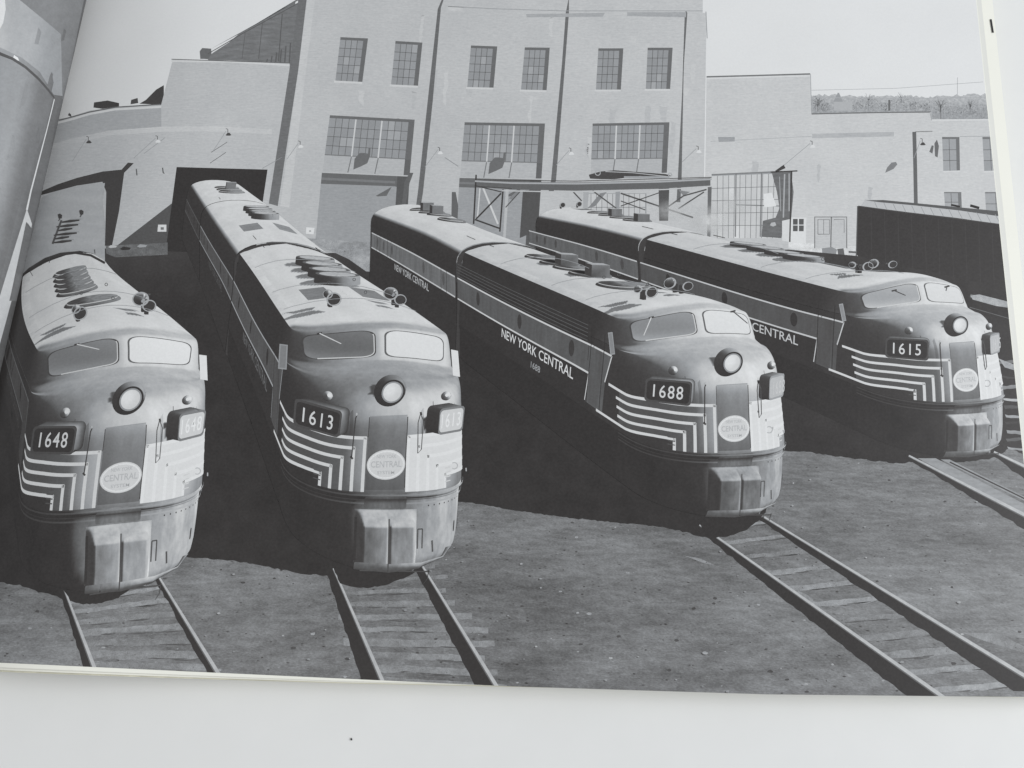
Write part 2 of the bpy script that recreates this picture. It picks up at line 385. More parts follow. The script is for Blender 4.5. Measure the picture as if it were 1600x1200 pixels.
# ---- engine house
house = empty('printed_engine_house', book); label(house, 'tall pale brick engine house with gridded windows printed behind the trains')
def wall(name, poly, tone, layer, parent=house, mat=BRICK, lab=None): return flat(name, poly, tone, layer, parent, mat, lab=lab)
T0 = TOPY
wall('side_wall', [(467, 0), (330, 76), (372, 54), (330, 90), (318, 92), (450, 104), (462, 0), (540, T0), (500, T0)], .45, 3)
wall('side_wall', [(325, 92), (332, 83), (378, 53), (383, 50), (430, 22), (466, 4), (500, -30), (455, 110), (325, 95)], .46, 3.2, mat=WOODY)
flat('roof_vent', [(313, 92), (312, 80), (316, 75), (330, 76), (331, 92)], .42, 3.1, house)
flat('siding_rib', lines([([(418+i*7.2, 92-i*5.0), (416+i*7.2, 99)], 2.2) for i in range(0, 6)]), .38, 3.45, house)
flat('siding_joint', lines([([(410, 36), (404, 92)], 1), ([(441, 22), (435, 96)], 1.4), ([(383, 52), (378, 92)], .8), ([(325, 84), (378, 53), (466, 5)], 1.2)]), .36, 3.4, house)
# left round wall
wall('round_wall', [(40, 196), (90, 186), (105, 184), (140, 173), (175, 168), (252, 163), (270, 93), (452, 99), (457, 110), (440, 320), (400, 420), (165, 420), (60, 420), (20, 300)], lambda P: .675+.05*smooth((P[:, 0]-60)/260), 4)
flat('coping', lines([([(90, 192), (110, 187), (140, 178), (180, 171), (252, 167)], 3.2)]), .80, 4.4, house); flat('coping', lines([([(268, 95.5), (360, 96), (452, 102)], 3)]), .80, 4.4, house)
flat('coping_shadow', lines([([(92, 188), (115, 182), (140, 175), (180, 167.5), (252, 163)], 1.8), ([(268, 92.5), (452, 98.5)], 1.2)]), .40, 4.5, house)
flat('stone_band', lines([([(70, 232), (110, 221), (170, 208), (250, 202), (330, 201), (425, 206)], 8)]), lambda P: .68+.08*smooth((P[:, 0]-60)/200), 4.3, house, BRICK)
flat('round_wall_shadow', [(90, 193), (112, 187), (140, 178), (180, 171), (252, 167), (252, 201), (170, 207), (110, 220), (80, 229)], .645, 4.1, house, BRICK)
flat('roof_ventilator', [[(146, 168), (147, 160), (168, 157), (186, 161), (186, 166), (160, 170)]], .26, 3.6, house)
flat('roof_ventilator', [[(204, 163), (205, 156), (215, 153), (216, 161)], [(106, 180), (108, 176), (111, 179), (112, 183)]], .30, 3.6, house)
flat('roof_ventilator', [(218, 162), (228, 156), (244, 140), (256, 133), (256, 164)], .27, 3.6, house)
# main wall, three bays and parapet
G1 = lambda P: .735-.012*smooth((P[:, 1]-200)/150)+.02*smooth((P[:, 0]-900)/200)
wall('main_wall', [(475, T0), (478, 0), (462, 110), (430, 330), (424, 372), (496, 382), (700, 410), (830, 420), (1340, 430), (1100, 280), (1104, 20), (1098, 20), (1098, T0)], G1, 5)
flat('corner_pier', [(478, T0), (466, 0), (452, 110), (420, 318), (434, 322), (466, 110), (479, 0), (500, T0)], .44, 5.3, house, BRICK)
for _pl in [[(688, T0), (690, 0), (684, 14), (668, 160), (653, 300), (649, 330), (656, 332), (661, 300), (676, 160), (689, 12), (693, 0), (693, T0)],
                         [(884, T0), (888, 0), (884, 20), (878, 100), (861, 282), (857, 300), (865, 300), (869, 280), (886, 60), (889, 20), (889, T0)],
                         [(1070, 20), (1072, 17), (1074, 20), (1066, 140), (1059, 281), (1057, 316), (1063, 316), (1065, 281)]]: flat('pilaster_shadow', _pl, .42, 5.5, house, BRICK)
flat('pilaster_face', [[(480, T0), (480, 0), (466, 110), (438, 322), (452, 324), (478, 110), (492, 0), (492, T0)]], .765, 5.2, house, BRICK)
flat('parapet_line', lines([([(700, 10), (780, 14), (880, 17), (980, 17), (1098, 17)], 1.0), ([(1103, 18), (1105, 60)], 1.2)]), .60, 5.6, house)
flat('stone_patch', [[(822, 22), (823, 27), (942, 26), (945, 20)], [(980, 19), (980, 25), (1072, 27), (1072, 19)]], .65, 5.6, house, BRICK)
flat('stone_patch', [[(700, 10), (701, 16), (722, 18), (724, 11)]], .77, 5.6, house, BRICK)
# right walls
wall('right_wall', [(1104, 121), (1180, 118), (1266, 115.5), (1268, 178), (1455, 175.5), (1456, 188), (1640, 186), (1640, 430), (1100, 430)], lambda P: .765+.01*smooth((P[:, 1]-250)/60), 4.6)
flat('coping', lines([([(1104, 120), (1180, 118), (1266, 115.5)], 2.2)]), .45, 5.0, house); flat('coping', lines([([(1268, 178), (1360, 176), (1454, 175)], 2)]), .45, 5.0, house)
flat('coping', lines([([(1104, 122.6), (1266, 118.4)], 2)]), .82, 5.1, house); flat('coping', lines([([(1456, 187.5), (1560, 187)], 2)]), .82, 5.1, house)
flat('right_wall_corner', lines([([(1266.5, 116), (1268, 178)], 1), ([(1453, 175), (1456, 188)], 1.2), ([(1268, 213), (1110, 221)], .6)]), .63, 5.2, house)
flat('stone_patch', [[(1122, 214), (1123, 222), (1148, 221), (1148, 214)]], .62, 5.3, house, BRICK); flat('stone_patch', [[(1269, 209), (1269, 216), (1397, 213), (1397, 206)]], .685, 5.3, house, BRICK)
flat('drain_pipe', lines([([(1428.5, 206), (1430, 260), (1431, 320)], [6, 6, 6]), ([(1430, 206), (1457, 205)], 1)]), .40, 5.5, house)
flat('roof_line', lines([([(1500, 213), (1560, 213)], .8)]), .6, 5.4, house)

def window(name, q, cols, rows, parent, layer, tone=.595, reveal_r=.16, reveal_t=.06, sill=True, line=.41, mull=None, bright=0):
    """gridded steel window in quad q = [tl, tr, br, bl]"""
    wf = flat(name, q, tone-.17, layer, parent)
    x1 = 1-reveal_r; v0 = reveal_t
    g = lambda u, v: quad_at(q, u*x1, v0+v*(1-v0))
    rr = random.Random(int(q[0][0]*7+q[0][1])); ps = []; tn = []
    panes = []
    for i in range(cols):
        for j in range(rows):
            a = rr.random(); panes.append((i, j, tone+(.035*(a-.5) if a < .93 else .05)+bright*.0))
    P = []; 
    for i, j, t in panes:
        e = .0; P.append(([g((i+e)/cols, (j+e)/rows), g((i+1-e)/cols, (j+e)/rows), g((i+1-e)/cols, (j+1-e)/rows), g((i+e)/cols, (j+1-e)/rows)], t))
    # panes in one mesh, each with its own tone
    V = []; T = []; Fc = []
    for pq, t in P:
        for c in clip_all([tuple(map(float, p)) for p in pq]):
            Fc.append(tuple(range(len(V)+len(c)-1, len(V)-1, -1))); V += c; T += [t]*len(c)
    V = np.array(V)
    W = on_page(V, (layer+.25)*INK+BASE); o = obj_from('glass', W, Fc, PLAIN, None, np.array(T), np.stack([V[:, 0]/40, V[:, 1]/40, V[:, 0]*0], 1), nor=RIGHT.normals(W))
    bars = [([g(i/cols, 0), g(i/cols, 1)], .9) for i in range(1, cols)]+[([g(0, j/rows), g(1, j/rows)], .9) for j in range(1, rows)]
    if mull: bars2 = [([g(u, 0), g(u, 1)], 2.2) for u in mull]
    b = flat('glazing_bars', lines(bars), line, layer+.5, None)
    extra = []
    if mull: extra.append(flat('mullion', lines(bars2), .80, layer+.7, None))
    if sill: extra.append(flat('sill', [quad_at(q, -.05, .985), quad_at(q, 1.0, .985), quad_at(q, 1.0, 1.03), quad_at(q, -.05, 1.03)], .80, layer+.7, None))
    return wf, [o, b]+extra
def house_window(name, q, *a, **k):
    """window as a part of the engine house, its panes, bars and sill as one printed piece each"""
    wf, kids = window(name, q, *a, parent=house, **k)
    for c in kids:
        if c is not None: c.parent = house; c.name = 'window_'+c.name.split('.')[0]
    return wf
for q in ([(532, 58), (575, 60), (566, 129), (524, 127)], [(618, 64), (660, 66.5), (653, 135), (611, 133)], [(736, 71), (777, 72.5), (771, 138), (730, 137)],
          [(820, 74), (859, 74.5), (854, 142), (814, 141)], [(935, 75.5), (974, 75.5), (970, 141), (931, 141)], [(1012, 74.5), (1051, 74.5), (1047, 140), (1009, 140)]):
    house_window('upper_window', q, 4, 5, layer=6)
for q in ([(515.5, 180), (648, 187), (640, 274), (504, 268)], [(726, 191), (851.5, 193), (846, 279), (719, 277)], [(926, 193), (1046, 191), (1042, 270), (923, 272)]):
    dq = [quad_at(q, 0, 0), quad_at(q, 1, 0), quad_at(q, 1, .72), quad_at(q, 0, .70)]
    flat('spandrel', [quad_at(q, 0, .69), quad_at(q, .93, .70), quad_at(q, .93, 1), quad_at(q, 0, 1)], .70, 6.05, house, BRICK)
    flat('window_reveal', [quad_at(q, .93, 0), quad_at(q, 1, 0), quad_at(q, 1, 1.0), quad_at(q, .93, 1.0)], .40, 6.2, house)
    house_window('wide_window', dq, 12, 4, layer=6.3, reveal_r=.07, reveal_t=.07, mull=(.335, .665), sill=False)
    flat('spandrel_joint', lines([([quad_at(q, .31, .72), quad_at(q, .29, 1)], 1.6), ([quad_at(q, .62, .72), quad_at(q, .6, 1)], 1.6), ([quad_at(q, 0, .70), quad_at(q, .93, .71)], 1.6)]), .48, 6.9, house)
for cx_, cy_ in ((566, 250), (777, 257)):
    flat('lamp_shadow', [(cx_-14, cy_+15), (cx_-12, cy_-2), (cx_-4, cy_-11), (cx_+3, cy_-11), (cx_+9, cy_-10), (cx_+10, cy_-19), (cx_+13, cy_-19), (cx_+12, cy_-6), (cx_+8, cy_+5), (cx_-2, cy_+10)], .43, 7.5, house)
house_window('side_window', [(1472, 214), (1499, 214), (1500, 267), (1474, 268)], 2, 3, layer=6, reveal_r=.2, tone=.62)
house_window('side_window', [(1535, 214), (1560, 214), (1563, 267), (1538, 268)], 2, 3, layer=6, reveal_r=.1, tone=.62)
house_window('side_window', [(1475, 300), (1502, 300), (1503, 330), (1477, 330)], 2, 2, layer=6, reveal_r=.2, tone=.64, sill=False)
house_window('side_window', [(1539, 300), (1575, 300), (1577, 335), (1541, 335)], 2, 2, layer=6, reveal_r=.1, tone=.64, sill=False)
# bay doorways
def bay(q, shade):
    flat('bay_door', q, .615, 6, house, BRICK)
    flat('door_lintel', [quad_at(q, 0, 0), quad_at(q, 1, 0), quad_at(q, 1, shade), quad_at(q, .86, shade*1.05), quad_at(q, .84, shade), quad_at(q, 0, shade)], .42, 6.3, house)
    flat('door_lintel', [quad_at(q, 0, shade*.42), quad_at(q, .84, shade*.5), quad_at(q, .84, shade*.72), quad_at(q, 0, shade*.64)], .49, 6.4, house)
    flat('door_jamb_shadow', [quad_at(q, .86, 0), quad_at(q, 1, 0), quad_at(q, 1, 1), quad_at(q, .86, 1)], .36, 6.5, house)
bay([(503, 270), (640, 276), (634, 382), (492, 384)], .15); bay([(718, 278), (846, 281), (838, 400), (710, 400)], .12)
flat('door_shadow_cast', [(632, 284), (640, 270), (646, 270), (640, 286), (634, 320), (628, 320)], .40, 6.6, house)
for dx in (0, 212): flat('wall_shade_streak', [(587+dx*.96, 306), (612+dx*.96, 292), (604+dx*.96, 306), (590+dx*.96, 307)], .42, 6.7, house)
rs = random.Random(21)
for i in range(26):
    x = rs.choice((560, 640, 700, 760, 850, 900, 960, 1030, 1085, 1180, 1300, 1380))+rs.uniform(-30, 30); y = rs.uniform(20, 240) if x < 1100 else rs.uniform(150, 300); w_ = rs.uniform(3, 14); h_ = rs.uniform(14, 60)
    flat('wall_stain', rough_edge([(x, y), (x+w_, y+1), (x+w_*.8-h_*.08, y+h_), (x+w_*.3-h_*.1, y+h_*.8), (x, y)], 1.5, 5), rs.choice((.715, .72, .765, .77)), 5.15+i*.001 if x < 1100 else 4.7+i*.001, house, BRICK)
# open doorways left
flat('open_doorway', [(276, 261), (418, 265), (404, 360), (395, 420), (250, 420), (258, 398)], .225, 6, house)
flat('door_wall_shadow', [(262, 420), (272, 315), (180, 386), (170, 388), (168, 470), (262, 430)], .34, 5.8, house, BRICK)
flat('left_door_shadow', [(62, 300), (90, 288), (120, 278), (160, 268), (190, 265), (200, 254), (209, 255), (194, 270), (186, 330), (175, 384), (164, 384), (166, 300), (160, 284), (120, 290), (60, 306)], .27, 6, house)
pass
# small wall lamps
def wall_lamp(x, y, sx, sy, lab, dark=False):
    l = empty('printed_wall_lamp', book); label(l, lab)
    flat('shade', [(x-4.5, y+1), (x-1.5, y-2.6), (x+1.5, y-2.6), (x+4.5, y+1), (x+2, y+2), (x-3, y+2)], .30 if dark else .84, 8, l)
    flat('bracket', lines([([(x-1, y-3), (x-1, y-8), (x-4, y-9)], 1.1)]), .36, 8.1, l)
    flat('shadow', lines([([(x-4, y-5), (x+sx, y+sy)], .8)]), .60, 7.8, l)
wall_lamp(139, 222, -26, 30, 'dark little wall lamp printed at far left of the round wall', True); wall_lamp(247, 221, -38, 26, 'white wall lamp printed above the dark doorway')
wall_lamp(357, 210, -24, 26, 'faint wall lamp printed over the occupied doorway', True); wall_lamp(470, 229, -22, 20, 'white wall lamp printed beside the corner pier')
wall_lamp(688, 239, -24, 22, 'white wall lamp printed between the first two wide windows'); wall_lamp(893, 240, -24, 18, 'white wall lamp printed between the last two wide windows')
wall_lamp(1092, 237, -26, 16, 'white wall lamp printed just right of the last pilaster'); wall_lamp(1270, 229, -46, 30, 'white wall lamp printed by the corner of the right wall'); wall_lamp(1442, 225, -14, 22, 'wall lamp printed beside the drain pipe', True)
fx = flat('printed_insulator', [[(1452, 237), (1456, 227), (1459, 228), (1457, 240)], [(1460, 224), (1464, 218), (1467, 228), (1465, 246), (1461, 244)]], .42, 8, book, lab='small dark bracket of insulators printed beside the side window')
flat('oval_shadow', [(1383, 270), (1386, 262), (1393, 254), (1400, 253), (1402, 257), (1396, 264)], .5, 6, house)
flat('wall_hook', lines([([(213, 264), (214, 274)], 1.8), ([(254, 262), (255, 270), (257, 271)], 1.8), ([(355, 222), (330, 238)], .8), ([(353, 238), (328, 255)], .8)]), .36, 7, house)
flat('wall_streak', lines([([(258, 215), (225, 240)], .8), ([(440, 246), (410, 263)], .8), ([(695, 246), (716, 260)], 1.2)]), .58, 7, house)
ps = empty('printed_poster', book); label(ps, 'small white notice printed on the shaded doorway wall'); flat('sheet', [(247, 351), (260, 351), (260, 362), (246, 362)], .82, 8, ps); flat('mark', [(251, 355), (256, 355), (256, 359), (251, 359)], .45, 8.4, ps)
ps = empty('printed_sign', book); label(ps, 'small pale sign printed right of the third train'); flat('sheet', [(478.5, 355), (491.5, 356), (490, 366), (478, 365)], .86, 8, ps); flat('mark', [(483, 360), (486, 360), (486, 362), (483, 362)], .6, 8.4, ps)
# glazed workshop doors at right
big = empty('printed_glazed_door', book); label(big, 'large gridded glazed door printed behind the gantry at right')
wf, kids = window('window', [(1112, 272), (1222, 268), (1219, 372), (1112, 372)], 12, 5, parent=big, layer=6, tone=.78, reveal_r=.03, reveal_t=.03, sill=False, line=.50, mull=None)
for c in kids:
    if c is not None: c.parent = big
flat('frame', lines([([(1112, 273), (1222, 268)], 2.2), ([(1150, 272), (1149, 370)], 2), ([(1190, 270), (1188, 370)], 2), ([(1150, 320), (1220, 322)], 1.6)]), .50, 7, big)
wf, kids = window('window', [(915, 302), (1010, 302), (1010, 345), (915, 345)], 11, 2, parent=house, layer=6, tone=.76, reveal_r=.02, reveal_t=.02, sill=False, line=.50)
for c in kids:
    if c is not None: c.parent = house; c.name = 'window_'+c.name.split('.')[0]
flat('door_jamb_shadow', [(1029, 288), (1046, 286), (1044, 345), (1030, 345)], .34, 6.8, house)
flat('door_jamb_shadow', [(712, 300), (716, 322), (712, 400), (704, 400), (706, 300)], .40, 6.8, house)
flat('door_jamb_shadow', [(817, 298), (843, 296), (840, 360), (812, 372)], .34, 6.8, house)
cl = empty('printed_hanging_tarpaulin', book); label(cl, 'folded dark tarpaulin printed hanging beside the glazed door')
flat('cloth', [(1206, 270), (1236, 268), (1240, 300), (1236, 345), (1225, 350), (1221, 372), (1190, 370), (1192, 345), (1212, 340), (1218, 325), (1214, 300)], .43, 9, cl, WOODY)
flat('fold', lines([([(1226, 272), (1224, 340)], 2.2), ([(1233, 271), (1233, 330)], 1.8), ([(1218, 276), (1220, 330)], 1)]), .66, 9.5, cl)
flat('pole', lines([([(1237, 268), (1234, 378)], 2.2), ([(1204, 269), (1246, 267)], 2), ([(1212, 268), (1226, 260)], [3, 6])]), .28, 9.8, cl)
flat('sheet', [[(1193, 303), (1206, 301), (1213, 322), (1194, 324)]], .86, 9.6, cl); flat('wheel', [[(1203, 352), (1205, 348), (1211, 347), (1213, 352), (1208, 354)]], .70, 9.7, cl)
flat('post', [(1222, 345), (1236, 342), (1233, 378), (1222, 376)], .82, 9.3, cl)
sd = empty('printed_side_door', book); label(sd, 'narrow pale door with four dark panes printed right of the tarpaulin')
flat('leaf', [(1236, 340), (1260, 340), (1259, 380), (1235, 380)], .84, 8, sd); flat('pane', [[(1239+a*9.4, 342+b*10.3), (1246.5+a*9.4, 342+b*10.3), (1246.3+a*9.4, 351+b*10.3), (1239+a*9.4, 351+b*10.3)] for a in (0, 1) for b in (0, 1)], .36, 8.4, sd)
dd = empty('printed_double_door', book); label(dd, 'pair of panelled double doors printed left of the dark boxcar')
flat('leaf', [[(1274, 339), (1298, 339), (1297, 388), (1274, 388)], [(1300, 339), (1323, 339), (1322, 388), (1299, 388)]], .74, 8, dd, BRICK)
flat('frame', lines([([(1273, 388), (1273, 339), (1323, 339), (1323, 388)], 1.6), ([(1299, 339), (1298, 388)], 1.8), ([(1278, 366), (1278, 343), (1296, 343), (1296, 366), (1278, 366)], 1.1), ([(1303, 343), (1319, 343), (1319, 364)], .9), ([(1287, 343), (1287, 366)], .8)]), .46, 8.4, dd)
# ---- boxcar
bc = empty('printed_boxcar', book); label(bc, 'dark boxcar with a light roof printed at the right edge')
flat('side', [(1340, 322), (1400, 329), (1470, 337), (1562, 350), (1590, 352), (1610, 480), (1500, 480), (1380, 428), (1338, 398)], .250, 10, bc, WOODY)
flat('side_rib', lines([([(1340+i*21, 326+i*2.55), (1341+i*21.3, 396+i*6.5)], 1.1) for i in range(1, 12)]), .275, 10.3, bc)
flat('side_sill', lines([([(1336, 402), (1380, 430), (1500, 476), (1600, 500)], 2)]), .34, 10.4, bc)
flat('end_frame', lines([([(1340, 322), (1338, 398)], 1.6), ([(1338, 398), (1336, 412)], 2)]), .36, 10.4, bc)
flat('roof', [(1352, 311), (1345, 322), (1430, 333), (1500, 341), (1566, 350), (1562, 332), (1500, 326), (1430, 319)], .72, 10.5, bc)
flat('running_board', [(1352, 313), (1380, 312.5), (1562, 330), (1562, 338), (1500, 329), (1430, 321), (1375, 316)], .36, 10.8, bc)
flat('roof_rib', lines([([(1352+i*14.5, 314+i*1.5), (1356+i*14.8, 323+i*1.95)], .9) for i in range(1, 15)]), .58, 10.9, bc)
flat('eave', lines([([(1341, 322), (1400, 330), (1470, 338.5), (1566, 351)], 1.5)]), .30, 11, bc)
flat('printed_vent', lines([([(1486, 320), (1500, 323)], 3), ([(1516, 321), (1530, 325)], 4)]), .22, 9.9, book, lab='small dark roof vents printed behind the boxcar')
# ground clutter behind the right-hand train
fg = flat('printed_pale_yard', [(1232, 378), (1340, 385), (1340, 420), (1310, 402), (1232, 388)], .80, 7.2, book, GROUND)
flat('printed_crate', [[(1284, 388), (1300, 386), (1308, 390), (1306, 398), (1285, 397)]], .56, 9, book, lab='low crate printed on the ground before the double doors')
flat('printed_crate', [[(1308, 389), (1318, 388), (1320, 400), (1310, 400)], [(1326, 392), (1340, 393), (1340, 396), (1326, 395)]], .40, 9, book, lab='dark low crate printed beside the boxcar corner')
# ---- steel gantry
gn = empty('printed_steel_gantry', book); label(gn, 'long horizontal steel gantry on braced legs printed across the middle')
flat('beam', [(742, 282), (800, 284), (900, 285), (1030, 282), (1110, 278), (1110, 290), (1030, 295), (900, 298), (800, 296), (742, 292)], .40, 12, gn)
flat('beam_flange', lines([([(742, 283), (800, 286), (900, 287), (1030, 284), (1112, 280)], 2.6)]), .66, 12.4, gn)
flat('beam_flange', lines([([(784, 298), (860, 299.5), (950, 299), (1040, 296), (1112, 291)], 1.8)]), .74, 12.4, gn)
flat('beam_flange', lines([([(744, 281), (900, 283), (1112, 277)], 1.2), ([(744, 291), (800, 294.5)], 1.2)]), .30, 12.5, gn)
flat('leg', lines([([(744, 273), (740, 350)], 2.4)]), .26, 12.2, gn); flat('leg', lines([([(786, 296), (781, 362)], 2.4)]), .26, 12.2, gn)
flat('leg', lines([([(750, 294), (746, 340)], 2), ([(755, 294), (778, 350)], 3)]), .80, 12.1, gn); flat('cross_brace', lines([([(783, 302), (744, 342)], 2.4), ([(742, 343), (781, 357)], 2.4), ([(742, 290), (784, 300)], 1.6)]), .26, 12.3, gn)
flat('leg', [[(912, 299), (920, 299), (918, 326), (911, 326)]], .66, 12.2, gn); flat('leg', [[(962, 298), (969, 298), (967, 335), (961, 335)]], .60, 12.2, gn); flat('leg', [[(1106, 291), (1112, 291), (1110, 372), (1105, 372)]], .42, 12.2, gn)
flat('leg', [(790, 296), (795, 296), (790, 372), (786, 372)], .72, 12.1, gn)
flat('cross_brace', lines([([(895, 299), (909, 314)], 2), ([(926, 298), (965, 327)], 2), ([(970, 302), (1083, 340)], 2.4), ([(970, 314), (1008, 328)], 1.6), ([(1104, 296), (1068, 306), (1040, 326)], 2.2), ([(1100, 300), (1060, 326)], 2), ([(1036, 299), (970, 322)], 1.6), ([(812, 300), (790, 324)], 1.6)]), .34, 12.3, gn)
for _pl in ([(918, 326), (938, 302), (948, 300), (930, 322)], [(795, 310), (806, 300), (814, 299), (800, 312)], [(1060, 297), (1068, 306), (1078, 300)]): flat('gusset', _pl, .52, 12.25, gn)
tp = empty('printed_scrap_pile', book); label(tp, 'heap of pipes and timber printed lying on top of the gantry')
flat('timber', [(938, 268), (960, 266), (1000, 269), (1040, 272), (1048, 274), (1044, 279), (1000, 275), (960, 280), (940, 280), (922, 279), (920, 273)], .30, 12.8, tp)
flat('pipe', lines([([(975, 277), (1046, 277)], 3.4)]), .62, 13, tp); flat('pipe', lines([([(946, 268), (990, 270), (1044, 276)], 1.2)]), .70, 13.1, tp)
def ring(x, y, r, wd, n=16): return ribbon([(x+r*math.cos(a), y+r*math.sin(a)) for a in np.linspace(0, 2*math.pi, n)], wd)
flat('pipe_end', ring(934, 270, 4, 1.4)+ring(1047, 273, 2.6, 1.4), .66, 13.2, tp)

# ---- dark shade on the ground, under and between the trains
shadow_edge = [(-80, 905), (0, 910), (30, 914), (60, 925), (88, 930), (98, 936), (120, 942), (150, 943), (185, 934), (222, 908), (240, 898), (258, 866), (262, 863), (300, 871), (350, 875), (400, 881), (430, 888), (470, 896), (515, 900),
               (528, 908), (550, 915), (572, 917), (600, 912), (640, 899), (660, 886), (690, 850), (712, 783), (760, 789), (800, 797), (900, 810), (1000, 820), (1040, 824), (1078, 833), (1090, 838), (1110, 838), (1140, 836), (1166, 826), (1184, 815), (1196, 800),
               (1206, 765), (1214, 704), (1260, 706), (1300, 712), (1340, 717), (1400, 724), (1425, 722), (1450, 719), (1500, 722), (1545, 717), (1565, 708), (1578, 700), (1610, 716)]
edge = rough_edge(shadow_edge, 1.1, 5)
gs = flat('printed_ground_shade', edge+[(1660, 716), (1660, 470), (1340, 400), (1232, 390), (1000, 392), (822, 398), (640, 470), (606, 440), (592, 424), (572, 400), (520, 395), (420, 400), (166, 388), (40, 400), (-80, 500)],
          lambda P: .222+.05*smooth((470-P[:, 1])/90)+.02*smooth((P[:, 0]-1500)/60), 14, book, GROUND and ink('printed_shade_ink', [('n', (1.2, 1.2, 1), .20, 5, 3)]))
flat('printed_sunlit_ground', [(478, 372), (600, 380), (600, 400), (578, 412), (585, 425), (572, 424), (545, 405), (500, 384)], .62, 15, book, GROUND)
flat('printed_sunlit_ground', [(165, 384), (262, 379), (262, 398), (180, 402), (166, 396)], .40, 15, book, GROUND)
for i, (x, y, s) in enumerate(((176, 385, 7), (196, 388, 9), (222, 384, 8), (230, 460, 6), (585, 444, 5), (603, 453, 7), (614, 462, 6))):
    flat('printed_debris', [(x-s, y+1), (x-s*.4, y-s*.3), (x+s, y-1), (x+s*.7, y+s*.25), (x-s*.5, y+s*.35)], (.74, .24, .62, .34, .55, .5, .55)[i], 15.5, book,
         lab=('pale scrap', 'dark scrap heap', 'light scrap', 'dim scrap', 'small tie end', 'larger tie end', 'tie end half in shade')[i]+(' printed by the dark doorway' if i < 4 else ' printed beside the rear of the third train'))
# right of the last train: rails and ties in shade
flat('printed_siding_track', lines([([(1516, 462), (1580, 476)], 5), ([(1515, 480), (1585, 500)], 1)]), .40, 15, book, GROUND, lab='piece of side track printed behind the right-hand train')
for i, (x0, y0, y1, w_, t_) in enumerate(((1548, 566, 560, 4, .46), (1552, 586, 592, 3, .30), (1560, 604, 598, 5, .52), (1566, 622, 626, 3, .70), (1568, 634, 632, 5, .34), (1570, 648, 652, 4, .62), (1570, 660, 656, 3, .28), (1572, 672, 676, 5, .56), (1572, 686, 682, 4, .38), (1574, 698, 702, 4, .60))):
    flat('printed_stacked_tie', rough_edge([(x0, y0), (1612, y1)], .8, 6)+rough_edge([(1612, y1+w_), (x0+2, y0+w_)], .8, 6), t_, 15+i*.1, book, WOODY, lab='printed tie lying behind the right-hand train, number %s from the top of the heap' % ('one two three four five six seven eight nine ten'.split()[i]))
flat('printed_pale_debris', [[(1516, 462), (1530, 460), (1570, 470), (1584, 474), (1584, 482), (1556, 478), (1520, 468)], [(1560, 560), (1590, 572), (1596, 582), (1570, 574)]], .62, 15.4, book, GROUND, lab='pale debris printed beside the siding behind the right-hand train')

# ---- tracks in front of the noses
def track(name, L0, L1, R0, R1, sw0, sw1, lab, ties=True, tie_n=12, ext=(.42, .42)):
    tr = empty(name, book); label(tr, lab)
    L0, L1, R0, R1 = [np.array(p, float) for p in (L0, L1, R0, R1)]
    if ties:
        for i in range(tie_n):
            v = ((i+.35)/tie_n)**1.12*.995; a = L0+(L1-L0)*v; b = R0+(R1-R0)*v; d = b-a; w_ = (5.5+8.5*v)*random.uniform(.8, 1.15); up = np.array([0, 1.0])
            lo, hi = -ext[0]*random.uniform(.15, 1), 1+ext[1]*random.uniform(.15, 1); pts = [a+d*(lo+(hi-lo)*k/7)+up*random.uniform(-1, 1) for k in range(8)]
            top = rough_edge([tuple(p) for p in pts], .8, 7); bot = rough_edge([tuple(p+up*w_*random.uniform(.75, 1.1)) for p in reversed(pts)], 1.0, 7)
            flat('tie', top+bot, random.choice((.53, .55, .515, .57, .56) if ext[0] < .1 else (.50, .52, .485, .54, .53)), 15.2, tr, GROUND)
            for k in range(3):
                u0 = random.uniform(.05, .8); u1 = u0+random.uniform(.12, .3); y_ = w_*random.uniform(.85, 1.1)
                flat('tie_shadow', ribbon([tuple(a+d*u0+up*y_), tuple(a+d*(u0+u1)/2+up*(y_+.6)), tuple(a+d*min(u1, .97)+up*y_)], [.6, 1.7, .5]), .34, 15.3, tr)  # broken line of shadow inked along the near side of each tie
    for P_, Q_, r in ((L0, L1, 0), (R0, R1, 1)):
        w0, w1 = 3.0, 6.6
        far = rough_edge([tuple(P_-np.array([sw0, 0])), tuple(Q_-np.array([sw1, 0]))], 1.3, 9)
        flat('rail_shadow', [tuple(P_)]+far+[tuple(Q_)], .225, 16, tr)
        flat('rail', ribbon([P_, Q_], [w0, w1]), lambda A: .70+.0*A[:, 0], 16.4, tr, METAL)
        d = (Q_-P_)/np.linalg.norm(Q_-P_); n = np.array([-d[1], d[0]])*(1 if d[0] > 0 else -1)
        flat('rail_web', ribbon([P_-n*-w0*.5, Q_-n*-w1*.55], [1.0, 2.2]), .40, 16.5, tr)
    return tr
track('printed_track', (101, 922), (148, 1045), (243, 893), (342, 1054), 8, 17, 'track printed in front of the leftmost train, number 1648', tie_n=8, ext=(.0, .0))
track('printed_track', (521, 888), (601, 1072), (656, 878), (783, 1084), 13, 34, 'track printed in front of the train numbered 1613', tie_n=10, ext=(.20, .30))
track('printed_track', (1093, 820), (1480, 1094), (1194, 808), (1640, 1080), 14, 56, 'long diagonal track printed in front of the train numbered 1688', tie_n=11, ext=(.0, .0))
track('printed_track', (1420, 712), (1650, 830), (1553, 706), (1650, 752), 10, 44, 'track with planks printed in front of the right-hand train, number 1615', ties=False)
flat('printed_plank', [[(1434, 716), (1462, 716), (1660, 818), (1660, 836)], [(1470, 718), (1484, 718), (1660, 806), (1660, 812)]], .58, 15.6, book, WOODY, lab='worn planks printed along the last track')
flat('printed_plank_gap', lines([([(1484, 722), (1660, 808)], 2.2), ([(1558, 712), (1660, 760)], 2.2)]), .26, 15.8, book)
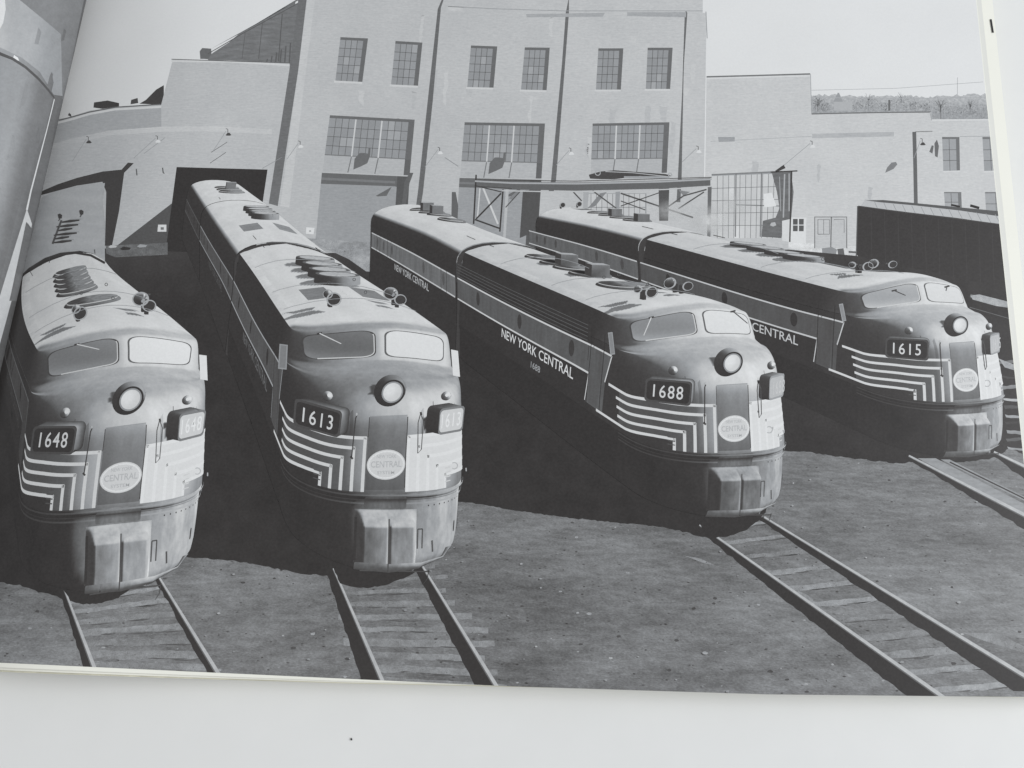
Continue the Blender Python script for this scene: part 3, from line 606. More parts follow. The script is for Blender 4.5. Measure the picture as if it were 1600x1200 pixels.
flat('printed_chalk_dust', [[(1068, 868), (1092, 872), (1120, 884), (1100, 880)], [(1205, 903), (1245, 930), (1300, 962), (1262, 930)], [(1502, 988), (1560, 990), (1600, 1010), (1600, 1020), (1540, 1002)], [(1325, 985), (1390, 1025), (1400, 1045), (1350, 1010)]], .53, 15.1, book, GROUND)

lump = []; lt = []
rl = random.Random(3)
for i in range(520):
    x = rl.uniform(0, 1600); y = rl.uniform(700, 1085); k = .55+.75*(y-700)/385
    if y < np.interp(x, [p[0] for p in shadow_edge], [p[1] for p in shadow_edge])+6: continue
    r = rl.choice((1.0, 1.3, 1.7, 2.4, 3.2 if rl.random() < .4 else 1.2))*k; n = 6; a0 = rl.uniform(0, 6)
    lump.append(([(x+r*1.35*math.cos(a0+j)*rl.uniform(.6, 1.1), y+r*.75*math.sin(a0+j)*rl.uniform(.6, 1.1)) for j in np.linspace(0, 2*math.pi, n+1)[:-1]], rl.random()))
for nm, sel, tn, lay, dx in (('printed_cinder_shadows', lambda a: a < .78, .315, 15.05, -1.0), ('printed_cinder_lights', lambda a: a > .60, .62, 15.1, .9)):
    f = flat(nm, [[(x+dx, y+(.7 if dx < 0 else -.5)) for x, y in pl] for pl, a in lump if sel(a)], tn, lay, book, GROUND); f['kind'] = 'stuff'

for _pl in ([(98, 920), (112, 940), (130, 944), (155, 943), (185, 934), (222, 908), (246, 893), (170, 880)], [(519, 884), (531, 911), (552, 917), (574, 919), (602, 914), (640, 900), (658, 876), (590, 870)], [(1090, 812), (1102, 836), (1118, 840), (1142, 837), (1168, 827), (1190, 808), (1150, 800)]):
    flat('printed_nose_shade', rough_edge(_pl+_pl[:1], .8, 5), .222, 16.8, book)

# ------------------------------------------------------------------ the trains in the print
TRAINS = [(-0.4975, 19.3832, -0.1898), (3.4304, 20.1117, -0.0529), (9.9774, 22.4185, -0.0664), (16.2167, 25.9184, -0.031)]
UL = 14.6                                        # length of one unit, coupling to coupling
def yard(tr, P):
    x0, y0, h = TRAINS[tr]; s, t, z = P[:, 0], P[:, 1], P[:, 2]
    return np.stack([x0+math.sin(h)*s+math.cos(h)*t, y0+math.cos(h)*s-math.sin(h)*t, z], 1)
def yard_dir(tr, N):
    h = TRAINS[tr][2]; return np.stack([math.sin(h)*N[:, 0]+math.cos(h)*N[:, 1], math.cos(h)*N[:, 0]-math.sin(h)*N[:, 1], N[:, 2]], 1)
# -- nose and body shape: horizontal outlines stacked by v
#        v   z    s    D    w     V    n   drop
KEY = [(0, .30, .16, 1.75, 1.10, 0, 2.2, 0), (1, .55, .06, 1.62, 1.44, 0, 2.6, 0), (2, 1.40, .06, 1.60, 1.50, 0, 2.7, 0), (3, 1.56, .02, 1.62, 1.53, 0, 2.7, 0),
       (4, 2.50, .12, 1.66, 1.51, 0, 2.65, 0), (5, 2.85, .22, 1.75, 1.50, 0, 2.5, 0), (6, 3.12, .46, 1.75, 1.50, .0, 2.3, .02), (7, 3.28, .80, 1.55, 1.50, .0, 2.2, .10),
       (8, 3.36, 1.20, 1.20, 1.49, .05, 2.2, .18), (9, 3.42, 1.60, .85, 1.47, .14, 2.3, .18), (10, 3.50, 1.74, .62, 1.44, .24, 2.5, .14), (11, 3.93, 2.02, .52, 1.36, .26, 2.6, .15),
       (12, 4.03, 2.22, .60, 1.30, .22, 2.5, .17), (13, 4.10, 2.60, .80, 1.12, .1, 2.3, .16), (14, 4.16, 3.2, 1.2, .70, 0, 2.1, .08), (15, 4.19, 4.2, .6, .0004, 0, 2, 0)]
KA = np.array(KEY, float)
def kv(v):
    v = np.clip(v, 0, 15); k = KA[:, 0]; i = np.clip(np.searchsorted(k, v)-1, 0, 14); f = v-k[i]
    out = []
    for c in range(1, 8):                       # Catmull-Rom between keys, limited
        y = KA[:, c]; p0 = y[np.maximum(i-1, 0)]; p1 = y[i]; p2 = y[i+1]; p3 = y[np.minimum(i+2, 15)]
        m1 = np.where((p1-p0)*(p2-p1) <= 0, 0, (p2-p0)/2); m2 = np.where((p2-p1)*(p3-p2) <= 0, 0, (p3-p1)/2)
        m1 = np.sign(m1)*np.minimum(abs(m1), 2.5*abs(p2-p1)); m2 = np.sign(m2)*np.minimum(abs(m2), 2.5*abs(p2-p1))
        f2, f3 = f*f, f**3
        out.append((2*f3-3*f2+1)*p1+(f3-2*f2+f)*m1+(-2*f3+3*f2)*p2+(f3-f2)*m2)
    return out
AMAX = 16.5
ACOL = np.concatenate([-np.linspace(AMAX, 6.0, 60)[:-1], -np.linspace(6.0, 3.2, 50)[:-1], np.linspace(-3.2, 3.2, 150), np.linspace(3.2, 6.0, 50)[1:], np.linspace(6.0, AMAX, 60)[1:]])
VROW = np.concatenate([np.linspace(0, 3, 16)[:-1], np.linspace(3, 6, 30)[:-1], np.linspace(6, 12, 66)[:-1], np.linspace(12, 15, 46)])
def build_table():
    G = np.zeros((len(VROW), len(ACOL), 3)); z, s0, D, W, Vv, n, drop = kv(VROW)
    th = np.linspace(-math.pi/2, math.pi/2, 401)
    for i in range(len(VROW)):
        t = W[i]*np.sign(th)*abs(np.sin(th))**(2/n[i]); s = s0[i]+D[i]*(1-np.abs(np.cos(th))**(2/n[i]))+Vv[i]*abs(t)/max(W[i], .05)*1.0
        L = np.concatenate([[0], np.cumsum(np.hypot(np.diff(t), np.diff(s)))]); L -= L[200]
        half = L[-1]; a = ACOL; tt = np.interp(a, L, t); ss = np.interp(a, L, s)
        ss = np.where(abs(a) > half, s[-1]+abs(a)-half, ss)
        G[i, :, 0] = np.minimum(ss, UL-.42); G[i, :, 1] = tt
        q = np.clip(abs(tt)/max(W[i], .05), 0, 1); G[i, :, 2] = z[i]-drop[i]*q**2.2
    return G
TAB = build_table()
def tab_normals(G):
    da = np.gradient(G, axis=1); dv = np.gradient(G, axis=0); N = np.cross(da, dv); l = np.linalg.norm(N, axis=2, keepdims=True); N = N/np.maximum(l, 1e-9)
    return N
TN = tab_normals(TAB)
cc = np.array([8, 0, 2.0]); 
if ((TAB[40, 200]-cc)@TN[40, 200]) < 0: TN = -TN
# the crown line is degenerate: its normals point up
TN[-3:, :, :] = np.array([0, 0, 1.0])
def surf(v, a, off=0.0):
    v = np.asarray(v, float); a = np.asarray(a, float)
    fi = np.interp(v, VROW, np.arange(len(VROW))); fj = np.interp(a, ACOL, np.arange(len(ACOL)))
    i = np.clip(fi.astype(int), 0, len(VROW)-2); j = np.clip(fj.astype(int), 0, len(ACOL)-2); u = (fi-i)[:, None]; w_ = (fj-j)[:, None]
    def mix(T): return T[i, j]*(1-u)*(1-w_)+T[i+1, j]*u*(1-w_)+T[i, j+1]*(1-u)*w_+T[i+1, j+1]*u*w_
    P, N = mix(TAB), mix(TN); N = N/np.maximum(np.linalg.norm(N, axis=1)[:, None], 1e-9)
    return P+N*off, N
_zv = np.linspace(0, 6, 200); _zz = kv(_zv)[0]
def v_of_z(z): return np.interp(z, _zz, _zv)

# -- per-train landmarks (s, t, z) -> print units, used to bend each train on to the paper
def on_nose(z, a, off=0): return tuple(surf([v_of_z(z)], [a], off)[0][0])
def ws(v, a): return tuple(surf([v], [a])[0][0])
E_, CR = 3.80, 4.19
BL, BR = -1.23, 1.06; BO = .11
DL, DR = -.385, .26
WO = 1.21
LM = {
 1: [((UL, -1.35, E_), (373, 400)), ((UL, 0, CR), (442, 378)), ((2*UL, -1.35, E_), (321, 324)), ((2*UL, 0, CR), (368, 312)), ((2*UL, 1.35, E_), (427, 325)),
     ((3*UL, -1.35, E_), (301, 291)), ((3*UL, 0, CR), (340, 282)), ((3*UL, 1.35, E_), (383, 294)), ((2.45, -1.22, 3.88), (466, 522)), ((2.45, 1.22, 3.88), (696, 524)), ((.45, 0, 3.15), (612, 611)), (on_nose(2.68, BL, .13), (497, 656)), (on_nose(2.68, BR, .13), (705, 651)),
     ((.2, 0, .3), (600, 893)), (on_nose(2.48, DL), (573, 684)), (on_nose(2.48, DR), (636, 682)), (on_nose(1.58, DL), (568, 768)), (on_nose(1.58, DR), (632, 768)),
     ((UL, -1.5, 2.97), (371, 439)), ((UL, -1.5, 2.33), (361, 471)), ((2*UL, -1.5, 2.97), (314, 351)), ((2*UL, -1.5, 2.33), (307, 370)), ((3.4, -1.5, 2.97), (431, 551)), ((3.6, -1.5, 2.33), (426, 602)),
     (ws(10, -WO), (484, 563)), (ws(10, WO), (688, 565)), (ws(11, -.13), (580, 519)), (ws(11, .13), (607, 519)), (ws(10, 0), (594, 553))],
 2: [((UL-.2, -1.35, E_), (720, 398)), ((UL-.8, -1.5, 2.97), (725, 437)), ((UL-.8, -1.5, 2.33), (725, 473)), ((3.4, -1.5, 2.97), (930, 540)), ((2.45, -1.5, 2.97), (958, 553)), ((3.6, -1.5, 2.33), (920, 583)), ((3.6, -1.5, 1.71), (915, 627)),
     ((2*UL, -1.35, E_), (584, 336)), ((2*UL, 0, CR), (630, 321)), ((2*UL, 1.35, E_), (678, 327)), ((2*UL, -1.5, 2.97), (580, 361)), ((2*UL, -1.5, 2.33), (579, 386)), ((2.45, -1.22, 3.88), (981, 502)), ((2.45, 1.22, 3.88), (1168, 491)), ((.45, 0, 3.15), (1143, 563)),
     (on_nose(2.68, BL, .13), (1042, 611)), (on_nose(2.68, BR, .13), (1215, 601)), (on_nose(2.48, DL), (1117, 635)), (on_nose(2.48, DR), (1170, 630)), (on_nose(1.58, DL), (1121, 707)), (on_nose(1.58, DR), (1174, 706)),
     (ws(10, -WO), (993, 535)), (ws(10, WO), (1173, 521)), (ws(11, -.13), (1078, 487)), (ws(11, .13), (1100, 485)), (ws(10, 0), (1096, 521))],
 3: [((UL, -1.35, E_), (1000, 373)), ((2*UL, -1.35, E_), (828, 336)), ((2*UL, 0, CR), (868, 322)), ((2*UL, 1.35, E_), (912, 330)), ((UL-.7, -1.5, 2.97), (1012, 414)), ((2*UL, -1.5, 2.97), (825, 359)), ((2.45, -1.5, 2.97), (1318, 499)),
     ((2.7, -1.5, 2.35), (1308, 538)), ((3.7, -1.5, 2.33), (1275, 527)), ((3.7, -1.5, 1.71), (1270, 567)), ((2.45, -1.22, 3.88), (1342, 463)), ((2.45, 1.22, 3.88), (1502, 452)), ((.45, 0, 3.15), (1500, 506)), (on_nose(2.68, BL, .13), (1415, 545)), (on_nose(2.68, BR, .13), (1553, 533)),
     (on_nose(2.48, DL), (1484, 563)), (on_nose(2.48, DR), (1527, 558)), (on_nose(1.58, DL), (1489, 628)), (on_nose(1.58, DR), (1533, 626)),
     (ws(10, -WO), (1357, 482)), (ws(10, WO), (1506, 472)), (ws(11, -.13), (1430, 442)), (ws(11, .13), (1445, 441)), (ws(10, 0), (1440, 469))],
 0: [((UL, -1.35, E_), (33, 433)), ((UL, 0, CR), (112, 394)), ((UL, 1.35, E_), (160, 409)), ((2*UL, 1.35, E_), (165, 305)), ((2*UL, 0, CR), (118, 290)), ((2*UL, -1.35, E_), (64, 320)), ((2.45, -1.22, 3.88), (72, 547)), ((2.45, 1.22, 3.88), (303, 533)), ((.45, 0, 3.15), (203, 622)),
     (on_nose(2.68, BL, .13), (82, 684)), (on_nose(2.68, BR, .13), (301, 660)), (on_nose(2.48, DL), (159, 706)), (on_nose(2.48, DR), (227, 697)), (on_nose(1.58, DL), (149, 793)), (on_nose(1.58, DR), (217, 787)), ((.2, 0, .3), (182, 922)),
     (ws(10, -WO), (82, 588)), (ws(10, WO), (290, 569)), (ws(11, -.13), (180, 530)), (ws(11, .13), (204, 528)), (ws(10, 0), (193, 568))]}
class TPS:
    """smooth bending of the paper: a smoothed thin-plate spline through the landmarks"""
    def __init__(self, src, dst, lam=.5):
        s = np.array(src)/100; d = np.array(dst)/100; n = len(s); self.s = s
        r = np.linalg.norm(s[:, None]-s[None], axis=2); Kk = np.where(r > 0, r*r*np.log(r+1e-9), 0)+lam*np.eye(n)
        A = np.zeros((n+3, n+3)); A[:n, :n] = Kk; A[:n, n] = 1; A[:n, n+1:] = s; A[n, :n] = 1; A[n+1:, :n] = s.T
        B = np.zeros((n+3, 2)); B[:n] = d-s; self.w = np.linalg.solve(A, B)
    def __call__(self, P):
        p = P/100; out = p.copy(); n = len(self.s)
        for k in range(n):
            r2 = ((p-self.s[k])**2).sum(1); out += (np.where(r2 > 0, .5*r2*np.log(r2+1e-12), 0))[:, None]*self.w[k]
        return (out+self.w[n]+p@self.w[n+1:])*100
WARP = {}
for tr, lm in LM.items():
    src, _ = project(yard(tr, np.array([l[0] for l in lm]))); WARP[tr] = TPS(src, [l[1] for l in lm], .12 if tr == 0 else .5)

BAND = {3: 24, 2: 60, 1: 60, 0: 60}
class Train:
    def __init__(self, tr): self.tr = tr; self.bv = None; self.occ = []
    def px(self, P): q, d = project(yard(self.tr, P)); return WARP[self.tr](q), d
    def lift(self, d): return BAND[self.tr]+12*np.clip((1/d-1/64)/(1/14-1/64), -.5, 1.2)
    def flatroof(self, P, N, k):
        M_ = N+np.array([0, 0, 1.0])*(2.2*k)[:, None]; return M_/np.linalg.norm(M_, axis=1)[:, None]
    def sun(self, P, N):
        """light on points of the model: direct sun with cast shadows, sky, and a polished-paint reflection"""
        Y = yard(self.tr, P); n = yard_dir(self.tr, N); nd = np.maximum(n@SUN, 0); vis = np.ones(len(P))
        if self.bv is not None:
            S = Vector(SUN)
            for i in np.nonzero(nd > .01)[0]:
                if self.bv.ray_cast(Vector(Y[i]+n[i]*.02+SUN*.012), S, 12)[0] is not None: vis[i] = 0
        V = EYE-Y; V /= np.linalg.norm(V, axis=1)[:, None]; Rf = 2*(V*n).sum(1)[:, None]*n-V
        Hv = V+SUN; Hv /= np.linalg.norm(Hv, axis=1)[:, None]; gl = np.maximum((Hv*n).sum(1), 0)**9*vis; sky = smooth((Rf[:, 2]+.15)/.9)*(.25+.75*(1-np.abs((V*n).sum(1)))**2)
        return nd*vis, (.5+.5*n[:, 2])*(1-.55*smooth(-n[:, 0]*1.2)), gl, sky
    def tone(self, P, N, base, gloss=.25, amb=.42, key=3.0):
        nd, up, gl, sky = self.sun(P, N); return film(base*(key*nd+amb*up)+gloss*(4.6*gl+.20*sky))
    def mesh(self, name, P, faces, N, tone, mat, parent, extra=0.0, cull=True, coord=None, lab=None, both=False):
        """lay a model mesh down on the page; faces turned away from the view are left out"""
        P = np.asarray(P, float); faces = np.asarray(faces); px, d = self.px(P)
        ok = np.ones(len(faces), bool)
        if cull:
            Y = yard(self.tr, P); n = yard_dir(self.tr, N); f = ((EYE-Y)*n).sum(1); ok &= f[faces].max(1) > -.02
        q = px[faces]; x, y = q[:, :, 0], q[:, :, 1]; ar = (x*(np.roll(y, -1, 1))-np.roll(x, -1, 1)*y).sum(1)
        ok &= np.abs(ar) > 1e-5
        glx = RIGHT.cut_lines()[1]; ok &= (glx[0]*x+glx[1]*y-glx[2]).min(1) > 0; ok &= x.max(1) < 1700; ok &= (right_edge(y)-x).min(1) > -1
        faces = faces[ok]; ar = ar[ok]
        if len(faces) == 0: return None
        faces = np.where(ar[:, None] > 0, faces[:, ::-1], faces)
        used, inv = np.unique(faces, return_inverse=True); faces = inv.reshape(faces.shape); co = (P if coord is None else coord)[used]
        D = np.concatenate([px[used], (self.lift(d[used])+extra)[:, None], np.broadcast_to(tone, (len(P),))[used][:, None], co], 1)
        # fold the piece exactly along the creases of the curved page
        F = [faces]; new = []
        for a_, b_, c_ in RIGHT.cuts:
            v = a_*D[:, 0]+b_*D[:, 1]-c_
            if v.min() >= 0 or v.max() <= 0: continue
            fa = v[F[0]]; cross = (fa.min(1) < -1e-7) & (fa.max(1) > 1e-7)
            if cross.any(): new += [[tuple(D[i]) for i in f] for f in F[0][cross]]; F[0] = F[0][~cross]
        V2 = []; extra_f = []
        for pl in new:
            for q in clip_all(pl, False):
                if len(q) > 2: extra_f.append(tuple(range(len(D)+len(V2), len(D)+len(V2)+len(q)))); V2 += q
        if V2: D = np.concatenate([D, np.array(V2)])
        W = on_page(D[:, :2], D[:, 2]*INK+BASE)
        o = obj_from(name, W, F[0] if not extra_f else [tuple(f) for f in F[0].tolist()]+extra_f, mat, parent, D[:, 3], D[:, 4:7], nor=RIGHT.normals(W))
        if lab: label(o, lab)
        return o
def grid_faces(r, c, wrap=False):
    i, j = np.meshgrid(np.arange(r-1), np.arange(c if wrap else c-1), indexing='ij'); j2 = (j+1) % c
    return np.stack([i*c+j, i*c+j2, (i+1)*c+j2, (i+1)*c+j], -1).reshape(-1, 4)
def revolve(prof, p0, axis, n=24):
    """profile [(along, radius)] turned about axis at p0 -> P, faces, N"""
    ax = np.array(axis, float); ax /= np.linalg.norm(ax); u = np.cross(ax, [0, 0, 1.0] if abs(ax[2]) < .9 else [0, 1.0, 0]); u /= np.linalg.norm(u); v = np.cross(ax, u)
    P = []; N = []; pr = np.array(prof, float); tg = np.gradient(pr, axis=0)
    for k, (a, r) in enumerate(pr):
        for i in range(n):
            c, s = math.cos(2*math.pi*i/n), math.sin(2*math.pi*i/n); rad = u*c+v*s; P.append(np.array(p0)+ax*a+rad*r); nn = rad*tg[k][0]-ax*tg[k][1]; N.append(nn/(np.linalg.norm(nn)+1e-9))
    return np.array(P), grid_faces(len(prof), n, True), np.array(N)
def disk(p0, axis, r, n=24):
    P, Fc, N = revolve([(0, r), (0, r*.5), (0, 1e-4)], p0, axis, n); N[:] = np.array(axis, float)/np.linalg.norm(axis); return P, Fc, N
def box(p0, p1):
    (x0, y0, z0), (x1, y1, z1) = p0, p1; P = []; N = []; Fc = []
    for n, q in (((0, 0, 1), [(x0, y0, z1), (x1, y0, z1), (x1, y1, z1), (x0, y1, z1)]), ((-1, 0, 0), [(x0, y0, z0), (x0, y1, z0), (x0, y1, z1), (x0, y0, z1)]), ((0, -1, 0), [(x0, y0, z0), (x1, y0, z0), (x1, y0, z1), (x0, y0, z1)]), ((0, 1, 0), [(x0, y1, z0), (x1, y1, z0), (x1, y1, z1), (x0, y1, z1)]), ((1, 0, 0), [(x1, y0, z0), (x1, y1, z0), (x1, y1, z1), (x1, y0, z1)])):
        Fc.append([len(P)+i for i in range(4)]); P += q; N += [n]*4
    return np.array(P, float), np.array(Fc), np.array(N, float)
def subdiv(V, Fc, n):
    """split each triangle into four, n times"""
    V = [tuple(v) for v in V]; Fc = [tuple(f) for f in Fc]
    for _ in range(n):
        mid = {}; out = []
        def m(a, b):
            k = (min(a, b), max(a, b))
            if k not in mid: mid[k] = len(V); V.append(tuple((np.array(V[a])+np.array(V[b]))/2))
            return mid[k]
        for a, b, c in Fc: ab, bc, ca = m(a, b), m(b, c), m(c, a); out += [(a, ab, ca), (ab, b, bc), (ca, bc, c), (ab, bc, ca)]
        Fc = out
    return np.array(V), np.array(Fc)
def poly2d(polys, n=2):
    V = []; Fc = []
    for pl in polys:
        t = tessellate_polygon([[Vector((p[0], p[1], 0)) for p in pl]]); Fc += [tuple(i+len(V) for i in f) for f in t]; V += [tuple(p) for p in pl]
    return subdiv(V, Fc, n)
def rrect(x0, y0, x1, y1, rx, ry, n=6, skew=(0, 0)):
    out = []
    for cx_, cy_, a0 in ((x1-rx, y1-ry, 0), (x0+rx, y1-ry, 90), (x0+rx, y0+ry, 180), (x1-rx, y0+ry, 270)):
        for k in range(n+1): a = math.radians(a0+90*k/n); out.append((cx_+rx*math.cos(a), cy_+ry*math.sin(a)))
    return out

def decal_nose(T, name, polys, base, parent, mat=PLAIN, zspace=True, off=.012, extra=1.0, tone=None, n=2, gloss=.2, lab=None, key=2.6, shade=True):
    """flat shapes in (a, z) or (a, v) wrapped round the nose"""
    V, Fc = poly2d(polys, n); v = v_of_z(V[:, 1]) if zspace else V[:, 1]; P, N = surf(v, V[:, 0], off)
    if tone is None: tone = T.tone(P, N, base, gloss, key=key)
    return T.mesh(name, P, Fc, N, tone, mat, parent, extra, coord=P, lab=lab)
def decal_side(T, name, polys, base, parent, mat=PLAIN, off=.012, extra=1.0, tone=None, n=0, dz=None, s0=0.0):
    """flat shapes in (s, z) on the left side"""
    V, Fc = poly2d(polys, n); P = np.stack([V[:, 0]+s0, np.full(len(V), -1.5-off), V[:, 1]], 1); N = np.tile([0, -1.0, 0], (len(P), 1))
    if tone is None: tone = T.tone(P, N, base, .1)
    return T.mesh(name, P, Fc, N, tone, mat, parent, extra, coord=P)
def side_text(T, name, txt, s_start, s_end, z0, hgt, tone, parent, s0=0.0, bold=.004):
    V, Fc = text_mesh(txt, 1, bold); sx = (s_start-s_end)/V[:, 0].max(); P = np.stack([s0+s_start-V[:, 0]*sx, np.full(len(V), -1.515), z0+V[:, 1]*hgt], 1)
    return T.mesh(name, P, Fc, np.tile([0, -1.0, 0], (len(P), 1)), tone, PLAIN, parent, 2.0)
def band(p, q, w, ends=True):
    (x0, y0), (x1, y1) = p, q; d = math.hypot(x1-x0, y1-y0); nx, ny = -(y1-y0)/d*w/2, (x1-x0)/d*w/2
    n = max(1, int(d/.35)); out = []
    for i in range(n):
        a, b = i/n, (i+1)/n; A = (x0+(x1-x0)*a, y0+(y1-y0)*a); B = (x0+(x1-x0)*b, y0+(y1-y0)*b); out.append([(A[0]+nx, A[1]+ny), (B[0]+nx, B[1]+ny), (B[0]-nx, B[1]-ny), (A[0]-nx, A[1]-ny)])
    return out

def roof_line_z(t): return np.interp(abs(t), [0, .35, .7, 1.0, 1.2, 1.35], [4.19, 4.17, 4.11, 4.02, 3.94, 3.84])
def fan(T, parent, s, t, r, h, dark, name='roof_fan'):
    z = float(roof_line_z(abs(t)))-.02; P, Fc, N = revolve([(0, r*1.02), (h*.85, r), (h, r*.97)], (s, t, z), (0, 0, 1), 28)
    top = disk((s, t, z+h), (0, 0, 1), r*.97, 28)
    f = T.mesh(name, P, Fc, N, T.tone(P, N, .20, .05, amb=.35), METAL, parent, 3)
    T.mesh('fan_rim', *revolve([(0, r*.97), (0, r*.80)], (s, t, z+h), (0, 0, 1), 28)[:2], np.tile([0, 0, 1.0], (56, 1)), .40, PLAIN, parent, 4.4)
    T.mesh('fan_grille', top[0], top[1], top[2], T.tone(top[0], top[2], .46, .0)-.08*(np.arange(len(top[0])) % 2), METAL, parent, 4)
def low_fan(T, parent, s, t, r, name='roof_fan', box_=False):
    P, Fc, N = revolve([(0, r), (.03, r*.98), (.05, r*.9)], (s, t, float(roof_line_z(t))-.03), (0, 0, 1), 26)
    d_ = disk((s, t, float(roof_line_z(t))+.035), (0, 0, 1), r*.9, 26); q = np.arctan2(d_[0][:, 1]-t, d_[0][:, 0]-s)
    T.mesh(name, P, Fc, N, T.tone(P, N, .10, .0), METAL, parent, 6)
    T.mesh('fan_grille', d_[0], d_[1], d_[2], T.tone(d_[0], d_[2], .20, .0)-.10*(.5-.5*np.cos(q*9))-.22*smooth((-(d_[0][:, 1]-t)/r+.1)/.5), METAL, parent, 7)
    if box_:
        P, Fc, N = box((s-.22, t-.05, 4.15), (s+.22, t+.40, 4.46)); T.mesh('vent_box', P, Fc, N, T.tone(P, N, .30, 0), METAL, parent, 8.5)
def roof_shadow(T, parent, s, t, w_, l, name='roof_shadow'): pass

def horn(T, parent, s, t, L_, r, back=False):
    z = float(roof_line_z(t))+.20; dr = 1 if back else -1
    hn = T.mesh
    P, Fc, N = revolve([(0, .035), (L_*.45, .045), (L_*.8, r*.6), (L_, r)], (s, t, z), (dr, 0, 0), 20); hn('horn', P, Fc, N, T.tone(P, N, .30, .4), METAL, parent, 10)
    P, Fc, N = revolve([(0, r*1.0), (.03, r*.97), (.03, r*.84)], (s+dr*L_, t, z), (dr, 0, 0), 20); N[:] = (-1, 0, .3); N /= np.linalg.norm(N[0]); hn('horn_rim', P, Fc, N, .66, PLAIN, parent, 12, cull=False)
    if not back:
        P, Fc, N = disk((s+dr*(L_+.01), t, z), (dr, 0, 0), r*.82, 20); hn('horn_mouth', P, Fc, N, .27, PLAIN, parent, 11.5, cull=False)
    else:
        P, Fc, N = revolve([(0, r*.9), (r*.6, r*.75), (r*.9, .01)], (s+dr*L_, t, z), (dr, 0, 0), 20); hn('horn_bell', P, Fc, N, .62, METAL, parent, 10, cull=False)
    P, Fc, N = box((s-.04, t-.03, z-.2), (s+.04, t+.03, z)); hn('horn_stand', P, Fc, N, .26, PLAIN, parent, 8)

def pxlines(T, name, paths, w, tone, parent, lay):
    """thin rods given in model space -> ribbons on the page"""
    out = []
    for P in paths:
        q, d = T.px(np.array(P, float)); out += ribbon([tuple(x) for x in q], w)
    return flat(name, out, tone, BAND[T.tr]+min(lay, 24), parent)

